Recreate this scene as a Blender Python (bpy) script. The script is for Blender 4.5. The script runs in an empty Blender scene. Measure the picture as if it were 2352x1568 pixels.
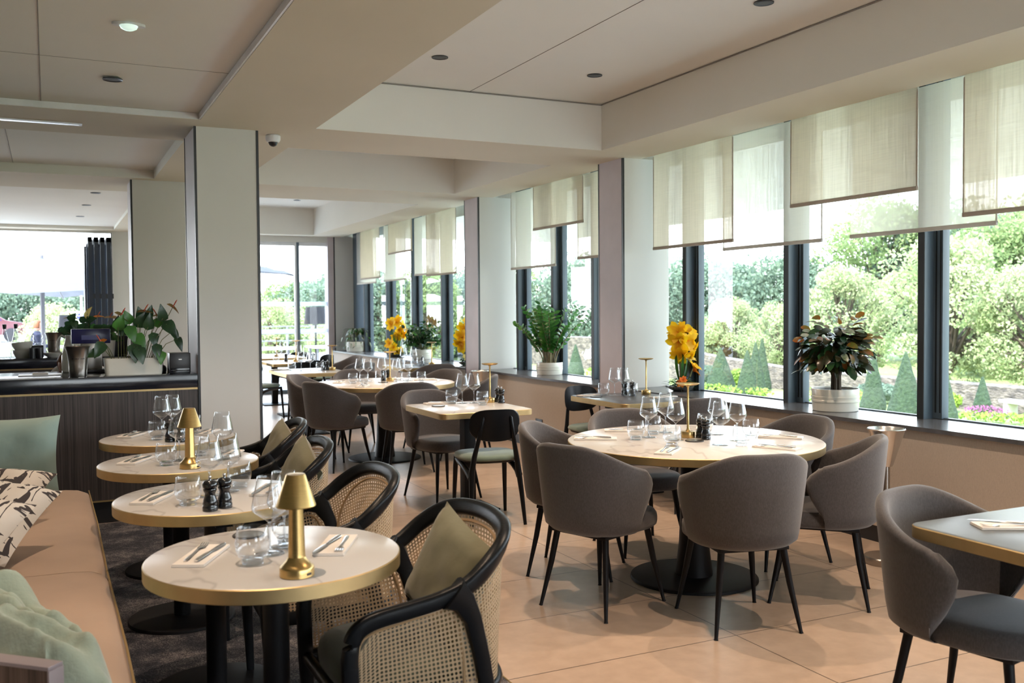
import bpy, bmesh, math, random
from mathutils import Vector, Matrix, noise
PI = math.pi
RAD = math.radians
SC = bpy.context.scene
COL = SC.collection
random.seed(7)

# ------------------------------------------------------------------ camera
cam_d = bpy.data.cameras.new('camera')
cam = bpy.data.objects.new('camera', cam_d)
COL.objects.link(cam)
cam_d.sensor_width = 36.0
cam_d.lens = 2191.6 * 36.0 / 2352.0
cam_d.clip_end = 400
yaw, pitch, roll = RAD(25.9), RAD(1.912), RAD(-0.445)
fw = Vector((math.sin(yaw) * math.cos(pitch), math.cos(yaw) * math.cos(pitch), -math.sin(pitch)))
r0 = Vector((math.cos(yaw), -math.sin(yaw), 0))
u0 = r0.cross(fw)
rr = math.cos(roll) * r0 + math.sin(roll) * u0
uu = -math.sin(roll) * r0 + math.cos(roll) * u0
cam.matrix_world = Matrix((
    (rr.x, uu.x, -fw.x, 0), (rr.y, uu.y, -fw.y, 0), (rr.z, uu.z, -fw.z, 1.47), (0, 0, 0, 1)))
cam_d.dof.use_dof = True
cam_d.dof.focus_distance = 5.2
cam_d.dof.aperture_fstop = 4.2
SC.camera = cam

# ------------------------------------------------------------------ world, sun, exposure
w = bpy.data.worlds.new('sky')
SC.world = w
w.use_nodes = True
wt = w.node_tree
wt.nodes.clear()
wo = wt.nodes.new('ShaderNodeOutputWorld')
wb = wt.nodes.new('ShaderNodeBackground')
ramp = wt.nodes.new('ShaderNodeValToRGB')
geo = wt.nodes.new('ShaderNodeTexCoord')
sep = wt.nodes.new('ShaderNodeSeparateXYZ')
wt.links.new(geo.outputs['Generated'], sep.inputs[0])
wt.links.new(sep.outputs['Z'], ramp.inputs[0])
ramp.color_ramp.elements[0].position = 0.0
ramp.color_ramp.elements[0].color = (0.95, 0.98, 1.0, 1)
ramp.color_ramp.elements[1].position = 0.7
ramp.color_ramp.elements[1].color = (0.52, 0.72, 1.0, 1)
wt.links.new(ramp.outputs[0], wb.inputs[0])
wb.inputs[1].default_value = 6.8
wt.links.new(wb.outputs[0], wo.inputs[0])

sun_d = bpy.data.lights.new('sun', 'SUN')
sun_d.energy = 10.0
sun_d.angle = RAD(1.0)
sun_d.color = (1.0, 0.95, 0.86)
sun = bpy.data.objects.new('sun', sun_d)
COL.objects.link(sun)
sun.rotation_euler = Vector((0.55, 0.45, -0.75)).to_track_quat('-Z', 'Y').to_euler()

SC.view_settings.view_transform = 'Standard'
SC.view_settings.look = 'None'
SC.view_settings.gamma = 1.0
SC.view_settings.use_curve_mapping = False
SC.view_settings.exposure = 0.48
SC.cycles.max_bounces = 7
SC.cycles.diffuse_bounces = 4
SC.cycles.glossy_bounces = 4
SC.cycles.transmission_bounces = 4
SC.cycles.transparent_max_bounces = 24
SC.cycles.caustics_reflective = False
SC.cycles.caustics_refractive = False
SC.cycles.use_denoising = True
SC.cycles.use_adaptive_sampling = True
SC.cycles.adaptive_threshold = 0.02
SC.cycles.sample_clamp_indirect = 6.0
SC.cycles.use_fast_gi = False

# ceiling downlights of the room: (x, y, z, power)
SPOTS = [(2.43, 6.09, 3.185, 150), (3.65, 6.09, 3.185, 150), (3.66, 4.26, 3.185, 150), (2.43, 4.26, 3.185, 150),
         (2.43, 2.43, 3.185, 150), (3.66, 2.43, 3.185, 150), (2.43, 0.6, 3.185, 110), (3.66, 0.6, 3.185, 110),
         (2.5, 8.4, 3.185, 120), (3.6, 8.4, 3.185, 120), (2.5, 9.7, 3.185, 120), (3.6, 9.7, 3.185, 120),
         (3.6, 15.2, 3.235, 120), (2.5, 13.0, 3.235, 120), (3.6, 13.0, 3.235, 120), (2.5, 15.2, 3.235, 110),
         (0.37, 6.1, 2.838, 100), (0.37, 4.0, 2.838, 100), (0.37, 2.4, 2.838, 110), (-0.3, 13.2, 2.838, 60)]
for i, (x, y, z, p) in enumerate(SPOTS):
    d = bpy.data.lights.new('downlight_lamp', 'SPOT')
    d.energy = p * 0.75
    d.color = (1.0, 0.74, 0.53)
    d.spot_size = RAD(88)
    d.spot_blend = 0.85
    d.shadow_soft_size = 0.022
    o = bpy.data.objects.new('downlight_lamp', d)
    COL.objects.link(o)
    o.location = (x, y, z - 0.012)

# ------------------------------------------------------------------ helpers
class MB:
    """collects shapes, then links them as ONE mesh object"""
    def __init__(s):
        s.bm = bmesh.new()
        s.uv = s.bm.loops.layers.uv.new('UVMap')
        s.mats = []
        s.cur = 0
    def use(s, m):
        if m not in s.mats:
            s.mats.append(m)
        s.cur = s.mats.index(m)
        return s
    def face(s, vs):
        try:
            f = s.bm.faces.new(vs)
        except ValueError:
            return None
        f.material_index = s.cur
        f.smooth = True
        return f
    def box(s, x0, x1, y0, y1, z0, z1, bev=0.0, seg=2):
        b = bmesh.new()
        bmesh.ops.create_cube(b, size=1.0)
        for v in b.verts:
            v.co = Vector(((x0 + x1) / 2 + v.co.x * (x1 - x0), (y0 + y1) / 2 + v.co.y * (y1 - y0), (z0 + z1) / 2 + v.co.z * (z1 - z0)))
        if bev > 0:
            bmesh.ops.bevel(b, geom=b.edges[:], offset=bev, segments=seg, profile=0.6, affect='EDGES')
        s.merge(b)
        return s
    def merge(s, b, mx=None):
        vm = {}
        for v in b.verts:
            vm[v] = s.bm.verts.new(mx @ v.co if mx else v.co)
        for f in b.faces:
            s.face([vm[v] for v in f.verts])
        b.free()
        return s
    def loft(s, rings, cu=True, cap0=False, cap1=False, uvs=None):
        vs = [[s.bm.verts.new(p) for p in r] for r in rings]
        n = len(vs[0])
        m = n if cu else n - 1
        for i in range(len(vs) - 1):
            for j in range(m):
                k = (j + 1) % n
                f = s.face([vs[i][j], vs[i][k], vs[i + 1][k], vs[i + 1][j]])
                if f and uvs:
                    for l, (a, b) in zip(f.loops, ((i, j), (i, j + 1), (i + 1, j + 1), (i + 1, j))):
                        l[s.uv].uv = uvs(a, b)
        if cap0:
            s.face(list(reversed(vs[0])))
        if cap1:
            s.face(vs[-1])
        return s
    def lathe(s, prof, seg=32, c=(0, 0, 0), mx=None):
        c = Vector(c)
        rings = []
        for r, z in prof:
            r = max(r, 1e-5)
            ring = []
            for k in range(seg):
                a = 2 * PI * k / seg
                p = Vector((r * math.cos(a), r * math.sin(a), z))
                ring.append((mx @ p if mx else p) + c)
            rings.append(ring)
        s.loft(rings, True, prof[0][0] > 1e-4, prof[-1][0] > 1e-4)
        return s
    def tube(s, pts, rad, seg=8, cap=True, flat=1.0, up=None, sq=2.0):
        pts = [Vector(p) for p in pts]
        n = len(pts)
        if not hasattr(rad, '__len__'):
            rad = [rad] * n
        rings = []
        prev = None
        for i, p in enumerate(pts):
            t = (pts[min(i + 1, n - 1)] - pts[max(i - 1, 0)]).normalized()
            if up is not None:
                a = (Vector(up) - t * t.dot(Vector(up))).normalized()
            elif prev is None:
                a = t.orthogonal().normalized()
            else:
                a = (prev - t * t.dot(prev)).normalized()
            prev = a
            b = t.cross(a)
            ring = []
            for k in range(seg):
                c_, s_ = math.cos(2 * PI * k / seg), math.sin(2 * PI * k / seg)
                q = 1.0 if sq == 2.0 else (abs(c_) ** sq + abs(s_) ** sq) ** (-1 / sq)
                ring.append(p + rad[i] * q * (c_ * a + flat * s_ * b))
            rings.append(ring)
        s.loft(rings, True, cap, cap)
        return s
    def prism(s, poly, z0, z1, bev=0.0):
        b = bmesh.new()
        lo = [b.verts.new((x, y, z0)) for x, y in poly]
        hi = [b.verts.new((x, y, z1)) for x, y in poly]
        b.faces.new(list(reversed(lo)))
        top = b.faces.new(hi)
        n = len(poly)
        for i in range(n):
            b.faces.new([lo[i], lo[(i + 1) % n], hi[(i + 1) % n], hi[i]])
        if bev > 0:
            bmesh.ops.bevel(b, geom=[e for e in top.edges], offset=bev, segments=2, profile=0.6, affect='EDGES')
        s.merge(b)
        return s
    def quad(s, a, b, c, d):
        s.face([s.bm.verts.new(p) for p in (a, b, c, d)])
        return s
    def leaf(s, p, d, up, L, W, curl=0.25, fold=0.15, n=4, tip=1.0, strap=False):
        """a leaf blade from p along d, curving down"""
        d = Vector(d).normalized()
        up = Vector(up)
        side = d.cross(up)
        if side.length < 1e-3:
            side = d.orthogonal()
        side.normalize()
        nrm = side.cross(d).normalized()
        rows = []
        for i in range(n + 1):
            t = i / n
            wv = W * 0.5 * (math.sin(PI * min(t ** (0.8 / tip), 1.0)) ** 0.8 if 0 < t < 1 else 0.06)
            if strap: wv = W * 0.5 * min(1.0, 0.25 + t * 2.2) * math.sqrt(max(0.02, 1 - max(0.0, (t - 0.62) / 0.38) ** 2.2))
            q = Vector(p) + d * (L * t) - nrm * (curl * L * t * t)
            rows.append([q - side * wv + nrm * wv * fold * 2, q, q + side * wv + nrm * wv * fold * 2])
        s.loft(rows, False)
        return s
    def build(s, name, m=None, parent=None, loc=None, rot=None, angle=38, flat=False):
        bmesh.ops.recalc_face_normals(s.bm, faces=s.bm.faces[:])
        me = bpy.data.meshes.new(name)
        s.bm.to_mesh(me)
        s.bm.free()
        if m is not None and not s.mats:
            s.mats = [m]
        for k in s.mats:
            me.materials.append(k)
        if not flat:
            me.set_sharp_from_angle(angle=RAD(angle))
        else:
            for p in me.polygons:
                p.use_smooth = False
        o = bpy.data.objects.new(name, me)
        COL.objects.link(o)
        if parent is not None:
            o.parent = parent
        if loc is not None:
            o.location = loc
        if rot is not None:
            o.rotation_euler = rot
        return o

def tag(o, label=None, cat=None, group=None, kind=None):
    if label: o['label'] = label
    if cat: o['category'] = cat
    if group: o['group'] = group
    if kind: o['kind'] = kind
    return o

def thing(name, label, cat, loc=(0, 0, 0), rz=0.0, group=None, kind=None):
    o = bpy.data.objects.new(name, None)
    COL.objects.link(o)
    o.location = loc
    o.rotation_euler = (0, 0, rz)
    return tag(o, label, cat, group, kind)

def struct(name, mb, m=None, label=None, **k):
    o = mb.build(name, m, **k)
    o['kind'] = 'structure'
    if label: o['label'] = label
    return o

def kids(o):
    return list(o.children)

def dup(root, loc, rz=0.0, label=None, group=None):
    r = root.copy()
    COL.objects.link(r)
    r.location = loc
    r.rotation_euler = (0, 0, rz)
    if label: r['label'] = label
    if group: r['group'] = group
    for ch in KIDS[root.name]:
        c = ch.copy()
        COL.objects.link(c)
        c.parent = r
        for g in KIDS.get(ch.name, []):
            d = g.copy()
            COL.objects.link(d)
            d.parent = c
    return r
KIDS = {}
def remember(root):
    """note the parts of a finished thing so that copies can be made in a loop"""
    by = {}
    for o in bpy.data.objects:
        if o.parent is not None:
            by.setdefault(o.parent.name, []).append(o)
    KIDS[root.name] = by.get(root.name, [])
    for c in KIDS[root.name]:
        KIDS[c.name] = by.get(c.name, [])
    return root

class Kind:
    """places the built thing itself first, then copies of it"""
    def __init__(s, root):
        s.root = remember(root)
        s.used = False
    def put(s, loc, rz=0.0, label=None, group=None):
        if not s.used:
            s.used = True
            s.root.location = loc
            s.root.rotation_euler = (0, 0, rz)
            if label: s.root['label'] = label
            if group: s.root['group'] = group
            return s.root
        return dup(s.root, loc, rz, label, group)

# ------------------------------------------------------------------ materials
def nodes(m):
    return m.node_tree.nodes, m.node_tree.links

def mat(name, col, rough=0.5, metal=0.0, nz=None, bump=None, spec=None, coat=0.0, sheen=0.0, aniso=0.0, trans=None, stretch=(1, 1, 1), col2=None):
    m = bpy.data.materials.new(name)
    m.use_nodes = True
    N, L = nodes(m)
    p = N['Principled BSDF']
    c = (*col, 1)
    p.inputs['Base Color'].default_value = c
    p.inputs['Roughness'].default_value = rough
    p.inputs['Metallic'].default_value = metal
    if spec is not None: p.inputs['Specular IOR Level'].default_value = spec
    if coat: p.inputs['Coat Weight'].default_value = coat
    if sheen: p.inputs['Sheen Weight'].default_value = sheen
    if aniso: p.inputs['Anisotropic'].default_value = aniso
    tc = N.new('ShaderNodeTexCoord')
    mp = N.new('ShaderNodeMapping')
    mp.inputs['Scale'].default_value = stretch
    L.new(tc.outputs['Object'], mp.inputs[0])
    sc, am = nz if nz else (6.0, 0.06)
    t = N.new('ShaderNodeTexNoise')
    t.inputs['Scale'].default_value = sc
    t.inputs['Detail'].default_value = 4
    L.new(mp.outputs[0], t.inputs['Vector'])
    mx = N.new('ShaderNodeMix')
    mx.data_type = 'RGBA'
    mx.inputs[6].default_value = c
    k = col2 if col2 else tuple(v * (1 - am * 2) for v in col)
    mx.inputs[7].default_value = (*k, 1)
    rmp = N.new('ShaderNodeMapRange')
    rmp.inputs['From Min'].default_value = 0.35
    rmp.inputs['From Max'].default_value = 0.65
    L.new(t.outputs['Fac'], rmp.inputs[0])
    L.new(rmp.outputs[0], mx.inputs[0])
    L.new(mx.outputs[2], p.inputs['Base Color'])
    if bump:
        b = N.new('ShaderNodeBump')
        b.inputs['Strength'].default_value = bump[1]
        b.inputs['Distance'].default_value = 0.01 if len(bump) < 3 else bump[2]
        t2 = N.new('ShaderNodeTexNoise')
        t2.inputs['Scale'].default_value = bump[0]
        t2.inputs['Detail'].default_value = 3
        L.new(mp.outputs[0], t2.inputs['Vector'])
        L.new(t2.outputs['Fac'], b.inputs['Height'])
        L.new(b.outputs[0], p.inputs['Normal'])
    if trans is not None:
        out = N['Material Output']
        tr = N.new('ShaderNodeBsdfTranslucent')
        ms = N.new('ShaderNodeMixShader')
        ms.inputs[0].default_value = trans
        L.new(mx.outputs[2], tr.inputs[0])
        L.new(p.outputs[0], ms.inputs[1])
        L.new(tr.outputs[0], ms.inputs[2])
        L.new(ms.outputs[0], out.inputs[0])
    return m

def math_node(N, L, op, a, b=None):
    n = N.new('ShaderNodeMath')
    n.operation = op
    for i, v in enumerate((a, b)):
        if v is None: continue
        if isinstance(v, (int, float)): n.inputs[i].default_value = v
        else: L.new(v, n.inputs[i])
    return n.outputs[0]

M = {}
M['plaster'] = mat('white_plaster', (0.70, 0.67, 0.60), 0.9, nz=(1.5, 0.02))
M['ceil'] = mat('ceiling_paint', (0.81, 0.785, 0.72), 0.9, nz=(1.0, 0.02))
M['soffit'] = mat('tan_soffit', (0.69, 0.62, 0.495), 0.9, nz=(1.0, 0.02))  # soffit cells get a tanner, darker tone than the coffers
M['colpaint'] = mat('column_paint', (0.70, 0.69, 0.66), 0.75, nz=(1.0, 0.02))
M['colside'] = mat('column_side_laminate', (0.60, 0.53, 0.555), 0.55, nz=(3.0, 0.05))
M['framedk'] = mat('near_black_blue_frame', (0.012, 0.018, 0.032), 0.4)
M['trimblk'] = mat('black_trim', (0.015, 0.016, 0.02), 0.4)
M['seam'] = mat('seam_shadow_gap', (0.30, 0.28, 0.25), 0.9)
M['frame'] = mat('dark_blue_grey_frame', (0.10, 0.14, 0.18), 0.42, nz=(4, 0.06))
M['gasket'] = mat('black_gasket', (0.012, 0.014, 0.016), 0.5)
M['sill'] = mat('slate_sill', (0.115, 0.118, 0.13), 0.24, nz=(12, 0.12))
M['blackmetal'] = mat('black_powder_coated_metal', (0.005, 0.005, 0.007), 0.5, spec=0.25)
M['blackwood'] = mat('black_stained_wood', (0.006, 0.007, 0.009), 0.33, spec=0.22, bump=(60, 0.08), stretch=(1, 1, 6))
M['brass'] = mat('brushed_brass', (0.66, 0.45, 0.18), 0.30, 1.0, nz=(40, 0.05), stretch=(1, 1, 12))
M['goldedge'] = mat('gold_table_edge', (0.60, 0.44, 0.22), 0.48, 1.0, nz=(20, 0.04))
M['steel'] = mat('polished_steel', (0.78, 0.78, 0.79), 0.22, 1.0)
M['steelb'] = mat('brushed_steel', (0.40, 0.375, 0.35), 0.28, 1.0, nz=(10, 0.05))
M['napkin'] = mat('linen_napkin', (0.84, 0.80, 0.76), 0.95, bump=(300, 0.1))
M['ceramic'] = mat('cream_ceramic', (0.72, 0.70, 0.63), 0.22, nz=(4, 0.02))
M['soil'] = mat('dark_soil', (0.03, 0.018, 0.012), 0.95, bump=(60, 0.8))
M['velvet'] = mat('green_velvet_seat', (0.165, 0.235, 0.195), 0.85, sheen=0.5, nz=(5, 0.08))
M['velvetd'] = mat('dark_green_velvet_seat', (0.062, 0.078, 0.055), 0.85, sheen=0.4, nz=(5, 0.08))
M['olive'] = mat('olive_green_cushion_cloth', (0.20, 0.19, 0.115), 0.9, sheen=0.4, nz=(4, 0.1), bump=(25, 0.15))
M['mint'] = mat('mint_green_cushion_cloth', (0.30, 0.40, 0.345), 0.9, sheen=0.3, nz=(3, 0.06), bump=(12, 0.2))
M['throw'] = mat('sage_green_throw', (0.30, 0.365, 0.30), 0.95, sheen=0.4, nz=(5, 0.05), bump=(90, 0.2))
M['leather'] = mat('tan_leather', (0.50, 0.365, 0.275), 0.5, nz=(3, 0.07), bump=(180, 0.08))
M['rattan'] = mat('cane_rim', (0.42, 0.27, 0.14), 0.5)
M['slate'] = mat('dark_slate_coaster', (0.03, 0.03, 0.035), 0.6)
M['mill'] = mat('black_lacquered_wood', (0.008, 0.009, 0.012), 0.2, coat=0.5)
M['darkgloss'] = mat('black_gloss_counter', (0.008, 0.010, 0.018), 0.12)
M['plastic'] = mat('black_plastic', (0.015, 0.015, 0.02), 0.35)
M['screen'] = mat('dark_blue_screen', (0.02, 0.02, 0.12), 0.25)
M['white'] = mat('white_gloss', (0.8, 0.8, 0.82), 0.35)

# tub chair fabric: fine warm grey melange
def fabric():
    m = mat('taupe_melange_fabric', (0.084, 0.075, 0.077), 0.92, sheen=0.35, nz=(220, 0.14), bump=(500, 0.12), stretch=(1, 1, 0.35))
    return m
M['fabric'] = fabric()

def tiles():
    m = mat('limestone_tiles', (0.50, 0.38, 0.295), 0.30, nz=(14, 0.06), col2=(0.44, 0.33, 0.25))
    N, L = nodes(m)
    p = N['Principled BSDF']
    src = p.inputs['Base Color'].links[0].from_socket
    tc = N.new('ShaderNodeTexCoord')
    mp = N.new('ShaderNodeMapping')
    mp.inputs['Location'].default_value = (-2.75, -3.38 + 0.0, 0)
    L.new(tc.outputs['Object'], mp.inputs[0])
    br = N.new('ShaderNodeTexBrick')
    br.offset = 0.0
    br.inputs['Scale'].default_value = 1.0
    br.inputs['Brick Width'].default_value = 1.24
    br.inputs['Row Height'].default_value = 0.62
    br.inputs['Mortar Size'].default_value = 0.0028
    br.inputs['Mortar Smooth'].default_value = 0.0
    L.new(mp.outputs[0], br.inputs['Vector'])
    t = N.new('ShaderNodeTexNoise')
    t.inputs['Scale'].default_value = 1.3
    L.new(tc.outputs['Object'], t.inputs['Vector'])
    big = N.new('ShaderNodeMix'); big.data_type = 'RGBA'; big.blend_type = 'MULTIPLY'
    big.inputs[0].default_value = 0.5
    L.new(src, big.inputs[6])
    cr = N.new('ShaderNodeValToRGB')
    cr.color_ramp.elements[0].position = 0.3; cr.color_ramp.elements[0].color = (0.82, 0.80, 0.78, 1)
    cr.color_ramp.elements[1].position = 0.7; cr.color_ramp.elements[1].color = (1, 1, 1, 1)
    L.new(t.outputs['Fac'], cr.inputs[0])
    L.new(cr.outputs[0], big.inputs[7])
    mx = N.new('ShaderNodeMix'); mx.data_type = 'RGBA'
    L.new(br.outputs['Fac'], mx.inputs[0])
    L.new(big.outputs[2], mx.inputs[6])
    mx.inputs[7].default_value = (0.10, 0.075, 0.06, 1)
    L.new(mx.outputs[2], p.inputs['Base Color'])
    return m
M['tiles'] = tiles()

def carpet():
    m = mat('mottled_carpet', (0.035, 0.033, 0.038), 0.98, bump=(260, 0.8), nz=(3, 0.1))
    N, L = nodes(m)
    p = N['Principled BSDF']
    tc = N.new('ShaderNodeTexCoord')
    mp = N.new('ShaderNodeMapping'); mp.inputs['Scale'].default_value = (1.5, 1.2, 1)
    L.new(tc.outputs['Object'], mp.inputs[0])
    a = N.new('ShaderNodeTexNoise'); a.inputs['Scale'].default_value = 3.2; a.inputs['Detail'].default_value = 8; a.inputs['Roughness'].default_value = 0.75
    L.new(mp.outputs[0], a.inputs['Vector'])
    b = N.new('ShaderNodeTexNoise'); b.inputs['Scale'].default_value = 110; b.inputs['Detail'].default_value = 2
    L.new(mp.outputs[0], b.inputs['Vector'])
    s = math_node(N, L, 'ADD', a.outputs['Fac'], math_node(N, L, 'MULTIPLY', b.outputs['Fac'], 0.55))
    cr = N.new('ShaderNodeValToRGB')
    e = cr.color_ramp.elements
    e[0].position = 0.62; e[0].color = (0.018, 0.020, 0.030, 1)
    e[1].position = 0.92; e[1].color = (0.27, 0.24, 0.235, 1)
    x = e.new(0.78); x.color = (0.070, 0.066, 0.076, 1)
    L.new(s, cr.inputs[0])
    L.new(cr.outputs[0], p.inputs['Base Color'])
    return m
M['carpet'] = carpet()

def marble():
    m = mat('white_marble', (0.78, 0.73, 0.68), 0.24)
    N, L = nodes(m)
    p = N['Principled BSDF']
    tc = N.new('ShaderNodeTexCoord')
    mp = N.new('ShaderNodeMapping'); mp.inputs['Rotation'].default_value = (0, 0, 0.75)
    mp.inputs['Scale'].default_value = (1.0, 0.42, 1)
    L.new(tc.outputs['Object'], mp.inputs[0])
    wv = N.new('ShaderNodeTexNoise'); wv.inputs['Scale'].default_value = 2.2; wv.inputs['Detail'].default_value = 4; wv.inputs['Distortion'].default_value = 0.5
    L.new(mp.outputs[0], wv.inputs['Vector'])
    d = math_node(N, L, 'ABSOLUTE', math_node(N, L, 'SUBTRACT', wv.outputs['Fac'], 0.5))
    cr = N.new('ShaderNodeValToRGB')
    e = cr.color_ramp.elements
    e[0].position = 0.0; e[0].color = (0.47, 0.45, 0.44, 1)
    e[1].position = 0.012; e[1].color = (0.60, 0.585, 0.57, 1)
    L.new(d, cr.inputs[0])
    t = N.new('ShaderNodeTexNoise'); t.inputs['Scale'].default_value = 2.1; t.inputs['Detail'].default_value = 6
    L.new(mp.outputs[0], t.inputs['Vector'])
    c2 = N.new('ShaderNodeValToRGB')
    c2.color_ramp.elements[0].position = 0.62; c2.color_ramp.elements[0].color = (1, 1, 1, 1)
    c2.color_ramp.elements[1].position = 0.76; c2.color_ramp.elements[1].color = (0.62, 0.58, 0.57, 1)
    L.new(t.outputs['Fac'], c2.inputs[0])
    mx = N.new('ShaderNodeMix'); mx.data_type = 'RGBA'; mx.blend_type = 'MULTIPLY'; mx.inputs[0].default_value = 0.9
    L.new(cr.outputs[0], mx.inputs[6]); L.new(c2.outputs[0], mx.inputs[7])
    L.new(mx.outputs[2], p.inputs['Base Color'])
    return m
M['marble'] = marble()
M['slatetop'] = mat('dark_slate_table_top', (0.085, 0.09, 0.10), 0.32, nz=(8, 0.12))
M['bluetop'] = mat('grey_blue_table_top', (0.15, 0.17, 0.19), 0.35, nz=(8, 0.08))

def striped_wood(name, c1, c2, sx, rough=0.45):
    m = mat(name, c1, rough)
    N, L = nodes(m)
    p = N['Principled BSDF']
    tc = N.new('ShaderNodeTexCoord')
    mp = N.new('ShaderNodeMapping'); mp.inputs['Scale'].default_value = sx
    L.new(tc.outputs['Object'], mp.inputs[0])
    a = N.new('ShaderNodeTexNoise'); a.inputs['Scale'].default_value = 1.0; a.inputs['Detail'].default_value = 3; a.inputs['Roughness'].default_value = 0.8
    L.new(mp.outputs[0], a.inputs['Vector'])
    cr = N.new('ShaderNodeValToRGB')
    cr.color_ramp.elements[0].position = 0.38; cr.color_ramp.elements[0].color = (*c1, 1)
    cr.color_ramp.elements[1].position = 0.62; cr.color_ramp.elements[1].color = (*c2, 1)
    L.new(a.outputs['Fac'], cr.inputs[0])
    L.new(cr.outputs[0], p.inputs['Base Color'])
    return m
M['barwood'] = striped_wood('dark_striped_veneer', (0.022, 0.018, 0.018), (0.075, 0.06, 0.056), (130, 130, 1.2))
M['panelwood'] = striped_wood('brown_slatted_wood', (0.03, 0.02, 0.018), (0.13, 0.09, 0.075), (60, 60, 1))
M['wallcloth'] = striped_wood('beige_woven_wallcovering', (0.46, 0.39, 0.325), (0.54, 0.46, 0.385), (420, 420, 60), 0.95)

def linen(name, col, see, trl):
    m = bpy.data.materials.new(name)
    m.use_nodes = True
    N, L = nodes(m)
    out = N['Material Output']
    p = N['Principled BSDF']
    p.inputs['Roughness'].default_value = 1.0
    p.inputs['Specular IOR Level'].default_value = 0.0
    tc = N.new('ShaderNodeTexCoord')
    def weave(sc):
        mp = N.new('ShaderNodeMapping'); mp.inputs['Scale'].default_value = sc
        L.new(tc.outputs['Object'], mp.inputs[0])
        t = N.new('ShaderNodeTexNoise'); t.inputs['Scale'].default_value = 1.0; t.inputs['Detail'].default_value = 3
        L.new(mp.outputs[0], t.inputs['Vector'])
        return t.outputs['Fac']
    s = math_node(N, L, 'ADD', weave((1, 75, 2.5)), math_node(N, L, 'MULTIPLY', weave((1, 5, 110)), 0.6))
    mr = N.new('ShaderNodeMapRange')
    mr.inputs['From Min'].default_value = 0.6; mr.inputs['From Max'].default_value = 1.0
    L.new(s, mr.inputs[0])
    mx = N.new('ShaderNodeMix'); mx.data_type = 'RGBA'
    L.new(mr.outputs[0], mx.inputs[0])
    mx.inputs[6].default_value = (*[v * 0.78 for v in col], 1)
    mx.inputs[7].default_value = (*col, 1)
    L.new(mx.outputs[2], p.inputs['Base Color'])
    tl = N.new('ShaderNodeBsdfTranslucent'); L.new(mx.outputs[2], tl.inputs[0])
    tp = N.new('ShaderNodeBsdfTransparent')
    a = N.new('ShaderNodeMixShader'); a.inputs[0].default_value = trl
    L.new(p.outputs[0], a.inputs[1]); L.new(tl.outputs[0], a.inputs[2])
    b = N.new('ShaderNodeMixShader')
    fr = N.new('ShaderNodeMapRange')
    fr.inputs['To Min'].default_value = see * 0.6; fr.inputs['To Max'].default_value = see * 1.4
    L.new(mr.outputs[0], fr.inputs[0])
    L.new(fr.outputs[0], b.inputs[0])
    L.new(a.outputs[0], b.inputs[1]); L.new(tp.outputs[0], b.inputs[2])
    L.new(b.outputs[0], out.inputs[0])
    return m
M['linen'] = linen('beige_linen_blind', (0.77, 0.655, 0.515), 0.15, 0.6)
M['sheer'] = linen('white_sheer_blind', (0.88, 0.82, 0.72), 0.27, 0.6)
M['hem'] = mat('blind_hem', (0.60, 0.52, 0.45), 0.9, trans=0.35)
M['hemw'] = mat('white_blind_hem', (0.72, 0.67, 0.62), 0.9, trans=0.35)

def thin_glass(name, tint=(1, 1, 1), k=1.0, base=0.03, rough=0.0):
    m = bpy.data.materials.new(name)
    m.use_nodes = True
    N, L = nodes(m)
    out = N['Material Output']
    N.remove(N['Principled BSDF'])
    tp = N.new('ShaderNodeBsdfTransparent'); tp.inputs[0].default_value = (*tint, 1)
    gl = N.new('ShaderNodeBsdfGlossy'); gl.inputs['Roughness'].default_value = rough
    gl.inputs[0].default_value = (0.95, 0.97, 1.0, 1)
    lw = N.new('ShaderNodeLayerWeight'); lw.inputs['Blend'].default_value = 0.5
    f = math_node(N, L, 'ADD', math_node(N, L, 'MULTIPLY', math_node(N, L, 'POWER', lw.outputs['Facing'], 3.0), k), base)
    f = math_node(N, L, 'MINIMUM', f, 0.95)
    ms = N.new('ShaderNodeMixShader')
    L.new(f, ms.inputs[0]); L.new(tp.outputs[0], ms.inputs[1]); L.new(gl.outputs[0], ms.inputs[2])
    L.new(ms.outputs[0], out.inputs[0])
    return m
M['pane'] = thin_glass('window_glass', (0.94, 0.97, 0.97), 0.6, 0.035)
M['glassware'] = thin_glass('clear_glassware', (0.965, 0.97, 0.975), 0.85, 0.045)
M['glassbase'] = thin_glass('thick_clear_glass', (0.86, 0.88, 0.90), 0.9, 0.16, 0.05)

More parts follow.
